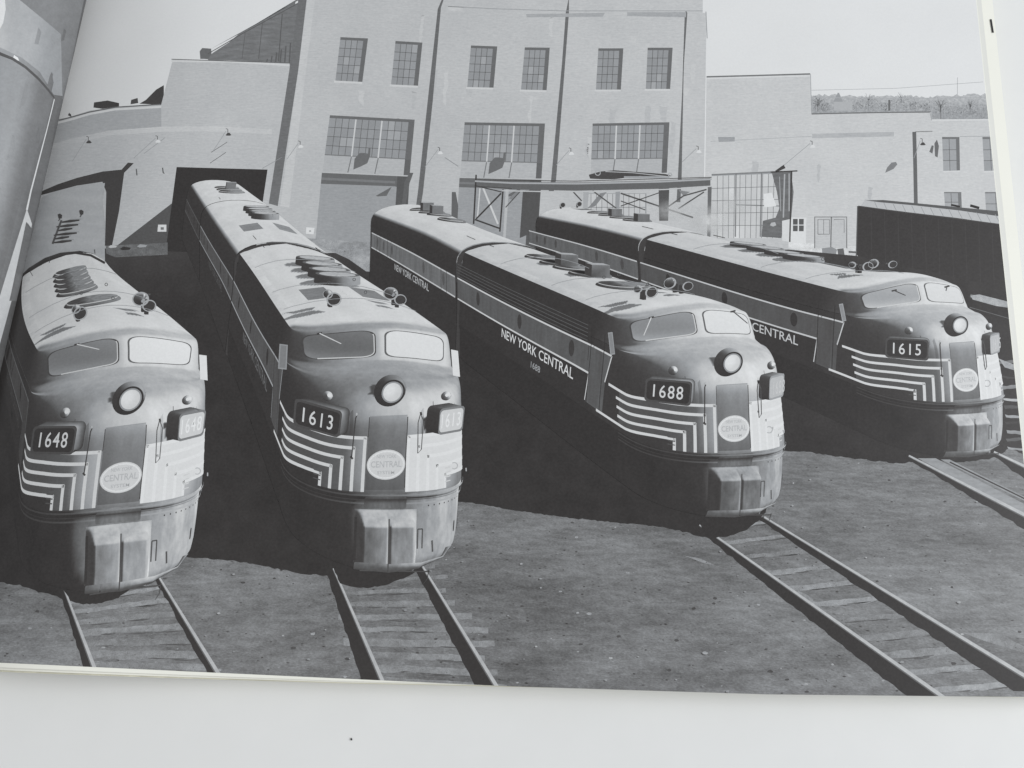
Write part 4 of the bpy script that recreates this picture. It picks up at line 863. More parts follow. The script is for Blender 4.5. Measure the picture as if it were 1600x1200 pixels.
def cab_unit(tr, number, lab, deco):
    T = Train(tr); nv, na = len(VROW), len(ACOL); P = TAB.reshape(-1, 3); N = TN.reshape(-1, 3); Fc = grid_faces(nv, na)
    # things that cast shadows in the picture: body, headlight, number boards, horns
    occ_v = [yard(tr, P)]; occ_f = [Fc]; off = len(P)
    def occ(Pq, Fq):
        nonlocal off
        occ_v.append(yard(tr, Pq)); occ_f.append(Fq+off); off += len(Pq)
    hx, hz = .40, 3.15
    H = revolve([(0, .27), (.12, .235), (.19, .205)], (hx+.20, 0, hz-.015), (-1, 0, .05), 32); occ(H[0], H[1])
    hs_, hl_, ht_ = deco['horns']
    for (s, t, L_, r, bk) in ((hs_, -hl_, .34, .13, False), (hs_+.1, -hl_, .22, .09, True), (hs_+.50, ht_+.02, .26, .135, True), (hs_+.2, ht_+.02, .26, .11, False)):
        q = revolve([(0, .05), (L_, r)], (s, t, float(roof_line_z(t))+.20), (1 if bk else -1, 0, 0), 10); occ(q[0], q[1])
    for f in deco['fans']:
        if f[3] > .1: q = revolve([(0, f[2]), (f[3], f[2]), (f[3], .01)], (f[0], f[1], 4.15), (0, 0, 1), 16); occ(q[0], q[1])
        elif len(f) > 4 and f[4]: q = box((f[0]-.22, f[1]-.05, 4.1), (f[0]+.22, f[1]+.4, 4.46)); occ(q[0], q[1])
    boards = []
    for sg in (-1, 1):
        p, n = surf([v_of_z(2.68)], [BL if sg < 0 else BR]); p = p[0]; n = n[0]; n = np.array([n[0], n[1], 0]); n /= np.linalg.norm(n); n = n*.5+np.array([-1, 0, 0])*.5+np.array([0, sg*.22, 0]); n[2] = .04; n /= np.linalg.norm(n)
        ax = np.cross([0, 0, 1.0], n); ax /= np.linalg.norm(ax); ax *= -1 if ax[1] < 0 else 1; up = np.cross(n, ax); up *= 1 if up[2] > 0 else -1; boards.append((p, n, ax, up, sg))
    BOs = BO
    def board_shape(b, hw, hh, o0, o1, rr=.09):
        p, n, ax, up, sg = b; hw = hw*(1.17 if sg < 0 else .80); R = rrect(-hw, -hh, hw, hh, rr, rr, 5); k = len(R)
        A = np.array([p+n*o0+ax*x+up*y for x, y in R]); B = np.array([p+n*o1+ax*x+up*y for x, y in R]); Pq = np.concatenate([A, B]); nn = np.array([ax*(x/hw)**3+up*(y/hh)**3 for x, y in R]); nn /= np.linalg.norm(nn, axis=1)[:, None]
        Fq = np.array([(i, (i+1) % k, (i+1) % k+k, i+k) for i in range(k)]); return Pq, Fq, np.concatenate([nn, nn]), B
    if deco.get('pale_board'): BO_ = .05
    else: BO_ = BO
    for b in boards:
        q = board_shape(b, .36, .225, -.15, BO_ if b[4] > 0 else BO); occ(q[0], q[1])
        p, n, ax, up, sg = b; c = np.array([p+n*BO+ax*x+up*y for x, y in ((-.38, -.22), (.38, -.22), (.38, .22), (-.38, .22))]); occ(c, np.array([[0, 1, 2, 3]]))
    T.bv = BVHTree.FromPolygons([tuple(v) for v in np.concatenate(occ_v)], [tuple(f) for f in np.concatenate([f for f in occ_f])], epsilon=0.0)
    vv = np.repeat(VROW, na); zz = P[:, 2]
    roofy = smooth((vv-12.2)/.9)*(1-smooth((P[:, 0]-2.9)/.4))+smooth((N[:, 2]-.66)/.10)*smooth((P[:, 0]-2.9)/.4); dd_ = deco.get('dust', .10); frontal = 1-smooth((P[:, 0]-2.4)/1.5); base = .07+(dd_*(.62+.38*smooth((zz-2.6)/.5))-.07)*frontal+.09*smooth((vv-6.2)/2)*frontal+(.80-dd_)*roofy
    upperdust = smooth((N[:, 2]-.45)/.4)*smooth((P[:, 0]-2.2)/1.2)
    base = base+.10*upperdust*(1-roofy)
    roofy = np.clip(roofy, 0, 1); tn = T.tone(P, T.flatroof(P, N, roofy), base, (.37*frontal+.01)*(1-.9*roofy), amb=.34)
    # body (above the pilot), roof, and pilot are separate pieces
    lo = int(np.searchsorted(VROW, 3.0)); Fg = Fc.reshape(nv-1, na-1, 4)
    hi = int(np.searchsorted(VROW, 12.9))
    body = T.mesh('printed_locomotive', P, Fg[lo:hi].reshape(-1, 4), N, tn, METAL, book, 0, lab=lab)
    loco = body
    T.mesh('roof', P, Fg[hi:].reshape(-1, 4), N, tn, ROOF, loco, 0)
    front = Fg[:lo]; acol_ok = (abs(ACOL[:-1]) < 16); 
    pb = T.tone(P, N, deco.get('pilot', .36)*(1-smooth((P[:, 0]-1.5)/.8))+.02, .04, amb=.02)
    ac = np.abs((ACOL[:-1]+ACOL[1:])/2) < 3.0
    T.mesh('pilot', P, front[:, ac].reshape(-1, 4), N, pb, SOOT, loco, 0)
    am = (ACOL[:-1]+ACOL[1:])/2
    for m_ in (am < -3.0, am > 3.0): T.mesh('side_skirt', P, front[:, m_].reshape(-1, 4), N, pb, PLAIN, loco, 0)
    # belt strips above the pilot
    for i, z in enumerate((1.40, 1.47, 1.535)):
        decal_nose(T, 'belt_strip', sum([band((a, z), (a+.3, z), .028) for a in np.arange(-2.7, 2.7, .3)], []), .36, loco, zspace=True, n=1, off=.03, extra=4)
    # coupler door and step plate on the pilot
    for nm, rc, bs, o_, t_ in (('anticlimber_plate', rrect(-.38, 1.34, .30, 1.52, .03, .03, 3), .20, .05, None), ('pilot_sill', rrect(-.50, .32, 1.7, .47, .02, .02, 3), .85, .03, None)):
        decal_nose(T, nm, [rc], bs, loco, SOOT, off=o_, n=2, extra=5)
    A_, Z_ = np.meshgrid(np.linspace(-.52, .50, 60), np.linspace(.44, 1.30, 60)); pa = smooth((A_+.52)/.14)*smooth((.50-A_)/.14); pz = smooth((Z_-.44)/.05)*smooth((1.30-Z_)/.20)
    Pc, Nc = surf(v_of_z(Z_.ravel()), A_.ravel()); Oc = (.26*pa*pz-.025*np.exp(-((A_+.01)/.018)**2)*pa*pz).ravel(); Pc = Pc+Nc*Oc[:, None]
    Gc = Pc.reshape(60, 60, 3); Nn_ = np.cross(np.gradient(Gc, axis=1), np.gradient(Gc, axis=0)); Nn_ /= np.maximum(np.linalg.norm(Nn_, axis=2, keepdims=True), 1e-9); Nn_ *= -1 if Nn_[30, 30, 0] > 0 else 1
    Nf_ = Nn_.reshape(-1, 3); T.mesh('coupler_cover', Pc, grid_faces(60, 60), Nf_, T.tone(Pc, Nf_, deco.get('coupler', .50), .10, amb=.25), SOOT, loco, 4)
    q = decal_nose(T, 'coupler_seam_and_shade', band((-.50, .5), (-.50, 1.18), .04), .02, loco, off=.04, n=1, extra=4.2, tone=.24)  # dark strip inks in the shade on the cover's left side
    decal_nose(T, 'coupler_seam_and_shade', band((-.02, .48), (-.02, 1.24), .02)+band((-.42, .485), (.6, .485), .012)+band((.60, .33), (.60, .5), .012), .02, loco, off=.27, n=1, extra=6, tone=.32)
    if 0: decal_nose(T, 'coupler_door_top', [rrect(-.40, 1.12, -.04, 1.20, .06, .04, 3), rrect(.01, 1.12, .37, 1.20, .06, .04, 3)], .9, loco, METAL, off=.17, n=2, extra=6)
    decal_nose(T, 'rivet_row', [rrect(a-.012, 1.335, a+.012, 1.36, .01, .01, 2) for a in np.arange(.7, 2.2, .11)], .02, loco, off=.02, n=0, extra=7, tone=.28)
    decal_nose(T, 'pilot_slot', [rrect(1.35, .80, 1.40, .98, .02, .03, 3), rrect(1.7, .72, 1.85, .90, .01, .01, 2)], .02, loco, off=.02, n=0, extra=7, tone=.24)
    decal_nose(T, 'pilot_handle', band((.50, .70), (.50, 1.0), .022)+band((.58, .70), (.58, 1.0), .022)+band((.50, 1.0), (.58, 1.0), .02)+band((.78, .62), (.76, .8), .03), .02, loco, off=.06, n=0, extra=8, tone=.34)
    # number boards
    for b in boards:
        p, n, ax, up, sg = b; Pq, Fq, Nq, rim = board_shape(b, .36, .225, -.2, BO_ if sg > 0 else BO)
        nb = T.mesh('number_board', Pq, Fq, Nq, T.tone(Pq, Nq, dd_*.8, .22), METAL, loco, 7, cull=False)
        def face(hw, hh, o, rr=.07):
            hw = hw*(1.17 if sg < 0 else .80); return np.array([p+n*o+ax*x+up*y for x, y in rrect(-hw, -hh, hw, hh, rr, rr, 5)])
        for nm, hw, hh, o, ex, tb_ in (('number_board_rim', .36, .225, BO, 8.5, None), ('number_plate', .33, .188, BO, 9.5, None)):
            A = face(hw, hh, BO_ if sg > 0 else BO); Fq = np.array([(0, i, i+1) for i in range(1, len(A)-1)]); Nn = np.tile(n, (len(A), 1)); dark = sg < 0 
            tq = (.31 if nm.endswith('rim') else .235) if dark else (.50 if nm.endswith('rim') else .80)
            if deco.get('pale_board') and not dark: tq = .72 if not nm.endswith('rim') else .62
            T.mesh(nm, A, Fq, Nn, tq, PLAIN, loco, ex, cull=False)
        V, Ft = text_mesh(number, 1, .005, 1.16); dw = .54 if sg < 0 else .44; sx = dw/V[:, 0].max(); A = np.array([p+n*BO+ax*((x*sx)-dw/2)+up*(y*.245-.1225) for x, y in V])
        T.mesh('number_digits', A, Ft, np.tile(n, (len(A), 1)), (.80 if sg < 0 else (.885 if not deco.get('pale_board') else .77)), PLAIN, loco, 10.5, cull=False)
        if sg > 0 and not deco.get('pale_board'): pass
        # marker lamp above each board
        m, mn = surf([v_of_z(3.03)], [-1.10 if sg < 0 else 1.05]); m = m[0]; mn = mn[0]
        L1 = revolve([(0, .075), (.05, .085), (.10, .07), (.13, .01)], m, mn*.6+np.array([-1, 0, .1]), 18); T.mesh('marker_lamp', L1[0], L1[1], L1[2], T.tone(L1[0], L1[2], .30, .8, amb=.7), METAL, loco, 3)
        L1 = disk(m+np.array([-.12, 0, .05]), (-1, 0, .2), .032, 12); T.mesh('marker_lens', L1[0], L1[1], L1[2], .86, PLAIN, loco, 5, cull=False)
    # headlight
    T.mesh('headlight', H[0], H[1], H[2], T.tone(H[0], H[2], dd_*.8, .12), METAL, loco, 3)
    nf = np.array([-1, 0, .05]); c0_ = np.array([hx, 0, hz])
    for nm, r0, r1, tn_, ex in (('headlight_rim', .212, .165, .235, 5), ('headlight_ring', .180, .155, .58, 6)):
        q = revolve([(0, r0), (0, r1)], c0_, nf, 36); T.mesh(nm, q[0], q[1], np.tile(nf, (len(q[0]), 1)), tn_, PLAIN, loco, ex, cull=False)
    q = disk(c0_, nf, .162, 36); r = np.hypot(q[0][:, 1]+.06, q[0][:, 2]-hz-.04)/.165; T.mesh('headlight_lens', q[0], q[1], q[2], .865-.07*smooth((r-.3)/.9), PLAIN, loco, 5.5, cull=False)
    # windscreens: rubber, glass, wiper
    for sg in (-1, 1):
        def pane(inset):
            R = rrect(.10+inset, 9.96+inset*2.0, WO+.05-inset, 11.06-inset*2.0, .22-inset, .30-inset, 8)
            return [(sg*a, v-.10*smooth((a-.4)/.9)*(1 if v > 10.6 else .0)) for a, v in R]
        wnd = decal_nose(T, 'windscreen_rubber', [pane(-.030)], .02, loco, zspace=False, n=3, off=.01, extra=9, tone=.30 if sg < 0 else .40)
        gl_t = deco['glass'][0 if sg < 0 else 1]
        V, Fq = poly2d([pane(0.0)], 3); Pq, Nq = surf(V[:, 1], V[:, 0], .014)
        tq = gl_t+(.03*np.sin(V[:, 0]*2.2+V[:, 1]*3) if sg < 0 else .012*(V[:, 1]-10.5)); 
        if sg < 0: tq = tq+.05*smooth((10.45-V[:, 1])/.4)
        T.mesh('windscreen', Pq, Fq, Nq, tq, PLAIN, loco, 10.5, coord=Pq)
        if sg < 0:
            e = pane(-.002); pts, _ = surf([p[1] for p in e], [p[0] for p in e], .02); q, _d = T.px(pts)
            k = len(q); sel = list(range(int(k*.44), int(k*.78))); flat('windscreen_trim_highlight', ribbon([tuple(q[i]) for i in sel], 1.7), .78, BAND[tr]+22, loco)  # bright line along part of the trim, a highlight put into the ink
        for (a0, v0), (a1, v1) in (deco['wipers'][0] if sg < 0 else deco['wipers'][1]):
            pts, _ = surf([v0, v1], [a0, a1], .05); q, _d = T.px(pts); flat('wiper', ribbon([tuple(q[0]), tuple(q[1])], [1.8, 1.3]), .80 if sg < 0 and tr in (0, 1, 2) else .33, BAND[tr]+24, loco)
            flat('wiper_pivot', ribbon([tuple(q[0]-[4, -1]), tuple(q[0]+[4, -1])], 2.4), .28, BAND[tr]+23, loco)
    decal_nose(T, 'panel_seam', band((-.9, 2.95), (-.9, 2.5), .012)+band((.75, 2.98), (.75, 2.5), .012), .3, loco, n=1, off=.006, extra=2.5, tone=.34)
    for sx in (-1.9, -1.55, -.7, .5, .62, .9, 1.3): decal_nose(T, 'soot_streak', [[(sx, 2.85), (sx+.05, 2.9), (sx+.07, 2.5), (sx+.04, 2.42), (sx+.01, 2.52)]], dd_*.55, loco, METAL, n=2, off=.006, extra=2.4)
    # nose door, emblem
    decal_nose(T, 'nose_door', [[(-.37, 1.62), (.26, 1.62), (.26, 2.80), (-.37, 2.80)]], .075, loco, METAL, n=3, off=.004, extra=3, key=2.4)
    decal_nose(T, 'nose_door_edge', band((-.37, 2.80), (.26, 2.80), .018)+band((-.37, 1.80), (.27, 1.80), .014), .3, loco, n=1, off=.01, extra=2.2, tone=.60)
    decal_nose(T, 'nose_door_edge', band((.265, 1.65), (.265, 2.78), .016)+band((-.375, 2.48), (-.375, 2.79), .014), .3, loco, n=1, off=.01, extra=2.2, tone=.28)
    ov = [(-.055+.315*math.cos(a), 2.03+.245*math.sin(a)) for a in np.linspace(0, 2*math.pi, 33)[:-1]]
    em = decal_nose(T, 'emblem', [ov], .3, loco, n=2, off=.02, extra=8, tone=.80)
    ovr = [((-.055+.285*math.cos(a), 2.03+.215*math.sin(a)), (-.055+.285*math.cos(a+.2), 2.03+.215*math.sin(a+.2))) for a in np.arange(0, 6.28, .1963)]
    decal_nose(T, 'emblem_ring', sum([band(p, q, .022) for p, q in ovr], []), .3, loco, n=0, off=.022, extra=9, tone=.87)
    for txt, zc, wd, hh in (('NEW YORK', 2.135, .32, .058), ('CENTRAL', 1.985, .50, .105), ('SYSTEM', 1.875, .28, .055)):
        V, Ft = text_mesh(txt, 1, .012); sx = wd/V[:, 0].max(); v = v_of_z(zc+V[:, 1]*hh); Pq, Nq = surf(v, V[:, 0]*sx-wd/2-.055, .024)
        T.mesh('emblem_lettering', Pq, Ft, Nq, .70, PLAIN, loco, 10)
    # stripes on the nose
    lv = [2.47, 2.30, 2.13, 1.96, 1.80]; av = [.42, .60, .78, .96, 1.14]; bot = 1.585
    dz = lambda a: -.11*float(smooth((abs(a)-1.3)/1.2))
    for sg in (-1, 1):
        o_ = .36 if sg > 0 else 0; sh = .12 if sg > 0 else 0
        fill = []; aa = np.linspace(av[0], 2.75, 16)
        for i in range(4):                     # grey fields between the lines
            a_in = av[i]; a_out = av[i+1]
            fill.append([(sg*(a_in-sh), lv[i]), (sg*(a_in-sh), bot), (sg*(a_out-sh), bot), (sg*(a_out-sh), lv[i])])
            xs = np.linspace(a_out, 2.75, 12)
            for x0, x1 in zip(xs, xs[1:]): fill.append([(sg*(x0-sh), lv[i]+dz(x0)), (sg*(x0-sh), lv[i+1]+dz(x0)), (sg*(x1-sh), lv[i+1]+dz(x1)), (sg*(x1-sh), lv[i]+dz(x1))])
        V, Fq = poly2d(fill, 2); Pq, Nq = surf(v_of_z(V[:, 1]), V[:, 0], .012)
        tq = T.tone(Pq, Nq, .60, .0, amb=.32)+.03
        if sg > 0: tq = np.maximum(tq, .838)
        T.mesh('stripe_field', Pq, Fq, Nq, tq, PLAIN, loco, 5, coord=Pq)
        ln = []
        for i in range(5):
            ln += band((sg*(av[i]-sh), lv[i]+.018), (sg*(av[i]-sh), bot), .055)
            end = (3.3, 2.9, 2.85, 2.8, 3.9)[i] if sg < 0 else 2.6
            xs = np.linspace(av[i]-.02, end, 14)
            for x0, x1 in zip(xs, xs[1:]): ln.append([(sg*(x0-sh), lv[i]+dz(x0)+.027), (sg*(x1-sh), lv[i]+dz(x1)+.027), (sg*(x1-sh), lv[i]+dz(x1)-.027), (sg*(x0-sh), lv[i]+dz(x0)-.027)])
        V, Fq = poly2d(ln, 1); Pq, Nq = surf(v_of_z(V[:, 1]), V[:, 0], .016)
        T.mesh('stripe', Pq, Fq, Nq, np.maximum(T.tone(Pq, Nq, .9, .0, amb=1.1), .80 if sg < 0 else .865)*(1.0 if sg > 0 else 1.0), PLAIN, loco, 6.5, coord=Pq)
        # little steps cut into the innermost stripe
        decal_nose(T, 'step_slot', [rrect(min(sg*(1.14-sh), sg*(1.24-sh))-.02, 1.68+.07*k, max(sg*(1.14-sh), sg*(1.24-sh))+.02, 1.70+.07*k, .01, .008, 2) for k in range(4)], .02, loco, n=0, off=.03, extra=9, tone=.33 if sg < 0 else .80)
    # side lightning band
    T_dark = None
    sB = UL-.15
    fld = [[(3.35, 2.97), (3.35, 2.33), (sB, 2.33), (sB, 2.97)], [(2.42, 2.95), (2.66, 2.36), (2.70, 1.68), (3.62, 1.70), (3.55, 2.33), (3.35, 2.97)]]
    decal_side(T, 'side_band', fld, .16, loco, METAL, tone=deco['band'], n=2, extra=1.5)
    wl = band((3.4, 2.97), (sB, 2.97), .045)+band((2.43, 2.96), (3.45, 2.97), .045)+band((2.43, 2.97), (2.68, 2.34), .045)+band((3.58, 2.33), (sB, 2.33), .045)+band((3.58, 2.35), (3.68, 1.72), .04)
    decal_side(T, 'side_stripe', wl, .7, loco, tone=deco['line'], extra=2.5)
    # cab door, rails, portholes, louvres, side window
    decal_side(T, 'cab_door', [[(2.95, 1.72), (3.52, 1.72), (3.52, 2.94), (2.95, 2.94)]], .08, loco, METAL, tone=deco['band']-.015, extra=3)
    decal_side(T, 'grab_rail', band((2.86, 1.6), (2.86, 3.4), .035)+band((3.58, 1.6), (3.58, 3.4), .035), .02, loco, tone=.22, extra=3.5)
    for s in (4.7, 8.4, 12.2): decal_side(T, 'porthole', [[(s+.17*math.cos(a), 2.68+.2*math.sin(a)) for a in np.linspace(0, 2*math.pi, 19)[:-1]]], .02, loco, tone=deco['band']-.10, extra=3)
    if deco.get('louvres'):
        for k in range(5): decal_side(T, 'louvre', band((3.8, 3.05+.095*k), (sB, 3.05+.095*k), .018), .02, loco, tone=.36, extra=2)
        decal_side(T, 'louvre', band((3.7, 2.6), (3.7, 3.42), .03), .02, loco, tone=.24, extra=2.2)
    side_text(T, 'lettering', 'NEW YORK CENTRAL', 9.85, 4.45, 1.99, .25, deco['text'], loco)
    side_text(T, 'side_number', number, 7.35, 6.65, 1.66, .16, deco['text']-.22, loco)
    # wind deflectors beside the cab windows
    for sg, (s0, s1, z0, z1, wd) in deco['mirrors'].items():
        tt, tb_ = (1.40, 1.54) if sg > 0 else (-1.42, -1.42); A = np.array([(s0, tt, z1), (s0-.03, tt+sg*wd, z1-.02), (s1-.03, tb_+sg*wd, z0), (s1, tb_, z0+.02)]); Nn = np.tile([-1, 0, 0.0], (4, 1))
        T.mesh('wind_deflector', A, np.array([[0, 1, 2, 3]]), Nn, .86 if sg > 0 else deco['mirror_tone'], PLAIN, loco, 6, cull=False)
        if sg < 0:
            c = A.mean(0); B = c+(A-c)*np.array([1, .72, .9]); T.mesh('wind_deflector_glass', B, np.array([[0, 1, 2, 3]]), Nn, deco['mirror_tone']-.08, PLAIN, loco, 7, cull=False)
    # grab irons on the nose
    def rod(pts, tone_, w_=1.5, nm='grab_iron'):
        P_, _ = surf([v_of_z(z) for z, a in pts], [a for z, a in pts], .09); q, _d = T.px(P_); flat(nm, ribbon([tuple(x) for x in q], w_), tone_, BAND[tr]+24, loco)
    rod([(2.80, -.58), (2.76, -.60), (2.16, -.62)], .28, 1.7); rod([(2.83, -.585), (2.79, -.585)], .70, 2.6); rod([(2.17, -.64), (2.13, -.60)], .26, 3)
    rod([(2.80, .46), (2.70, .51), (2.26, .50), (2.20, .44), (2.68, .42), (2.80, .46)], .34, 1.3); rod([(2.82, .46), (2.78, .47)], .26, 3)
    rod([(1.66, 2.05), (1.62, 2.0)], .66, 2); 
    # hose ring beside the pilot
    q, _ = T.px(np.array([(1.5, 1.50, 1.55)])); x, y = q[0]; flat('hose_ring', ribbon([(x+5*math.cos(a), y-2+5*math.sin(a)) for a in np.linspace(-2.2, 2.2, 12)], 1.3), .70, BAND[tr]+24, loco)
    # roof: fans, hatches, horns, lifting lugs
    for f in deco['fans']:
        (fan(T, loco, f[0], f[1], f[2], f[3], False) if f[3] > .1 else low_fan(T, loco, f[0], f[1], f[2], box_=len(f) > 4 and f[4]))
    for (s0, s1, t0, t1, tn_) in deco['hatches']:
        P_ = np.array([(s0, t0, 0), (s0, t1, 0), (s1, t1, 0), (s1, t0, 0)], float); P_[:, 2] = roof_line_z(P_[:, 1])+.02
        T.mesh('roof_hatch', P_, np.array([[0, 1, 2, 3]]), np.tile([0, 0, 1.0], (4, 1)), tn_, METAL, loco, 2)
    for s, t in ((UL-.9, -.72), (UL-.9, .75)): pxlines(T, 'roof_rail', [[(s-.45, t, 4.16), (s+.35, t, 4.16)]], 1.0, .32, loco, 22)
    for s, t in ((6.6, -.1), (5.2, .35), (7.2, .5)):
        q, _ = T.px(np.array([(s, t, 4.25)])); x, y = q[0]; flat('lifting_ring', ring(x, y, 2.2, .9, 10), .36, BAND[tr]+24, loco)
    pxlines(T, 'roof_seam', [[(s, t, float(roof_line_z(t))+.01) for t in np.linspace(-1.25, 1.2, 14)] for s in (4.7, 6.9, 10.9)], .7, .60, loco, 21)
    for (s, t, L_, r, bk) in ((hs_, -hl_, .34, .13, False), (hs_+.1, -hl_, .22, .09, True), (hs_+.50, ht_+.02, .26, .135, True), (hs_+.2, ht_+.02, .26, .11, False)): horn(T, loco, s, t, L_, r, bk)
    return T, loco

# -- trailing units: the same body section drawn out straight
SEC_T = np.array([1.5]*5+[1.49, 1.46, 1.40, 1.30, 1.15, .95, .65, .35, 0]); SEC_Z = np.array([.6, 1.2, 2.0, 2.8, 3.3, 3.48, 3.62, 3.74, 3.86, 3.96, 4.05, 4.13, 4.175, 4.19])
SEC = np.array([(-t, z) for t, z in zip(SEC_T, SEC_Z)]+[(t, z) for t, z in zip(SEC_T[::-1][1:], SEC_Z[::-1][1:])])
def trailing_unit(T, s0, s1, lab, deco, cab_end=False):
    tr = T.tr; ns = 46; m = len(SEC); ss = np.linspace(s0, s1, ns); P = np.zeros((ns, m, 3)); P[:, :, 0] = ss[:, None]; P[:, :, 1] = SEC[None, :, 0]; P[:, :, 2] = SEC[None, :, 1]
    if cab_end:                                  # rounded far end
        k = smooth((ss-(s1-1.6))/1.6); P[:, :, 1] *= (1-.35*k)[:, None]; P[:, :, 2] -= (.45*k)[:, None]*(P[:, :, 2] > 3.3)
    tg = np.gradient(SEC, axis=0); n2 = np.stack([-tg[:, 1], tg[:, 0]], 1); n2 /= np.linalg.norm(n2, axis=1)[:, None]; 
    if (n2[m//2][1]) < 0: n2 = -n2
    N = np.zeros((ns, m, 3)); N[:, :, 1] = n2[None, :, 0]; N[:, :, 2] = n2[None, :, 1]; Pf = P.reshape(-1, 3); Nf = N.reshape(-1, 3); Fc = grid_faces(ns, m).reshape(ns-1, m-1, 4)
    keepbv = T.bv; T.bv = None
    base = .07+.66*smooth((Nf[:, 2]-.60)/.10); tn = T.tone(Pf, T.flatroof(Pf, Nf, smooth((Nf[:, 2]-.60)/.10)), base, .04, amb=.42); T.bv = keepbv
    roof_cols = [j for j in range(m-1) if n2[j][1] > .55]; side_cols = [j for j in range(m-1) if j not in roof_cols]
    u = T.mesh('printed_locomotive', Pf, Fc[:, side_cols].reshape(-1, 4), Nf, tn, METAL, book, -1.5, lab=lab)
    if u is None: u = T.mesh('printed_locomotive', Pf, Fc[:, roof_cols].reshape(-1, 4), Nf, tn, ROOF, book, -1.5, lab=lab)
    else: T.mesh('roof', Pf, Fc[:, roof_cols].reshape(-1, 4), Nf, tn, ROOF, u, -1.5)
    # dark diaphragm at the coupling in front
    A = SEC.copy(); A[:, 0] *= 1.0; Pd = np.concatenate([np.stack([np.full(m, s0-.42), A[:, 0]*.97, A[:, 1]-.05], 1), np.stack([np.full(m, s0+.02), A[:, 0]*.985, A[:, 1]-.03], 1)])
    Nd = np.concatenate([N[0], N[0]]); T.mesh('coupling_gap', Pd, grid_faces(2, m), Nd, .27, PLAIN, u, -3)
    wl = band((s0+.15, 2.97), (s1-.3, 2.97), .05)+band((s0+.15, 2.33), (s1-.3, 2.33), .05)
    decal_side(T, 'side_band', [[(s0+.1, 2.33), (s1-.3, 2.33), (s1-.3, 2.97), (s0+.1, 2.97)]], .1, u, METAL, tone=deco['band'], n=2, extra=1.5)
    decal_side(T, 'side_stripe', wl, .7, u, tone=deco['line'], extra=2.5)
    if deco.get('text'): side_text(T, 'lettering', 'NEW YORK CENTRAL', s0+9.3, s0+3.6, 1.97, .25, deco['text'], u)
    for s in (s0+1.6, s0+4.4, s0+9.9, s0+11.6, s0+12.9): decal_side(T, 'porthole', [[(s+.17*math.cos(a), 2.68+.2*math.sin(a)) for a in np.linspace(0, 2*math.pi, 15)[:-1]]], .02, u, tone=deco['band']-.08, extra=3)
    if deco.get('doors'):
        for s in (s0+1.2, s1-2.2, s1-4.5): decal_side(T, 'side_door', band((s, 1.8), (s, 3.4), .05)+band((s+.7, 1.8), (s+.7, 3.4), .05), .02, u, tone=.24, extra=3.2)
    for f in deco['fans']:
        (fan(T, u, s0+f[0], f[1], f[2], f[3], False) if f[3] > .1 else low_fan(T, u, s0+f[0], f[1], f[2], box_=len(f) > 4 and f[4]))
    for (a, b, t0, t1, tn_) in deco.get('hatches', ()):
        P_ = np.array([(s0+a, t0, 0), (s0+a, t1, 0), (s0+b, t1, 0), (s0+b, t0, 0)], float); P_[:, 2] = roof_line_z(P_[:, 1])+.02
        T.mesh('roof_hatch', P_, np.array([[0, 1, 2, 3]]), np.tile([0, 0, 1.0], (4, 1)), tn_, METAL, u, 2)
    for t in (-.75,): pxlines(T, 'roof_rail', [[(s0+.5, t, 4.16), (s0+1.5, t, 4.16)]], .9, .34, u, 22)
    for (s, t, L_, r, bk) in deco.get('horns', ()): horn(T, u, s0+s, t, L_, r, bk)
    return u

TALL = [(10.2, .16, .44, .17), (9.2, .16, .44, .17), (8.2, .16, .44, .17), (7.2, .16, .45, .19)]
LOWF = [(10.9, -.05, .52, .05), (9.7, -.05, .52, .05, True), (8.7, -.05, .52, .05), (7.6, -.05, .52, .05, True), (5.6, -.05, .60, .05)]
D1 = dict(dust=.12, horns=(3.9, .50, .68), fans=TALL, hatches=[(4.9, 6.3, -.75, -.25, .50), (4.9, 6.4, .25, .75, .52)], glass=(.44, .865), band=.335, line=.62, text=.42, wipers=([((-.95, 11.02), (-.62, 10.55))], []),
          mirrors={-1: (2.6, 2.6, 2.92, 3.50, .15), 1: (2.5, 2.5, 3.02, 3.58, .13)}, mirror_tone=.58)
D2 = dict(coupler=.26, pilot=.30, dust=.27, horns=(3.4, .50, .36), fans=LOWF, hatches=[], glass=(.56, .855), band=.36, line=.78, text=.84, louvres=True, wipers=([((-.85, 11.0), (-1.05, 10.25))], [((.8, 11.03), (1.15, 10.5))]),
          mirrors={-1: (2.7, 2.5, 2.98, 3.50, .11)}, mirror_tone=.60, pale_board=True)
D3 = dict(dust=.27, horns=(4.3, .16, .60), fans=[(10.4, .1, .47, .13), (9.4, .1, .47, .13), (8.4, .1, .47, .13), (7.4, .1, .48, .15)], hatches=[(5.2, 6.9, .0, .4, .40)], glass=(.66, .83), band=.33, line=.74, text=.74, wipers=([((-.6, 10.75), (-.4, 10.4))], [((.7, 10.85), (.62, 10.6))]),
          mirrors={-1: (2.7, 2.5, 2.98, 3.50, .11)}, mirror_tone=.62, pale_board=True)
D0 = dict(dust=.20, horns=(3.6, .50, .66), fans=[(10.9, -.1, .5, .05), (10.1, -.1, .5, .05), (9.3, -.1, .5, .05), (8.5, -.1, .5, .05), (7.7, -.1, .5, .05), (5.7, 0, .56, .05)], hatches=[], glass=(.50, .875), band=.30, line=.40, text=.30, wipers=([((-.72, 11.02), (-.38, 10.62))], []),
          mirrors={1: (2.5, 2.5, 3.0, 3.56, .13)}, mirror_tone=.5)
T1_, L1_ = cab_unit(1, '1613', 'printed locomotive number 1613, second from the left, with tall roof fans', D1)
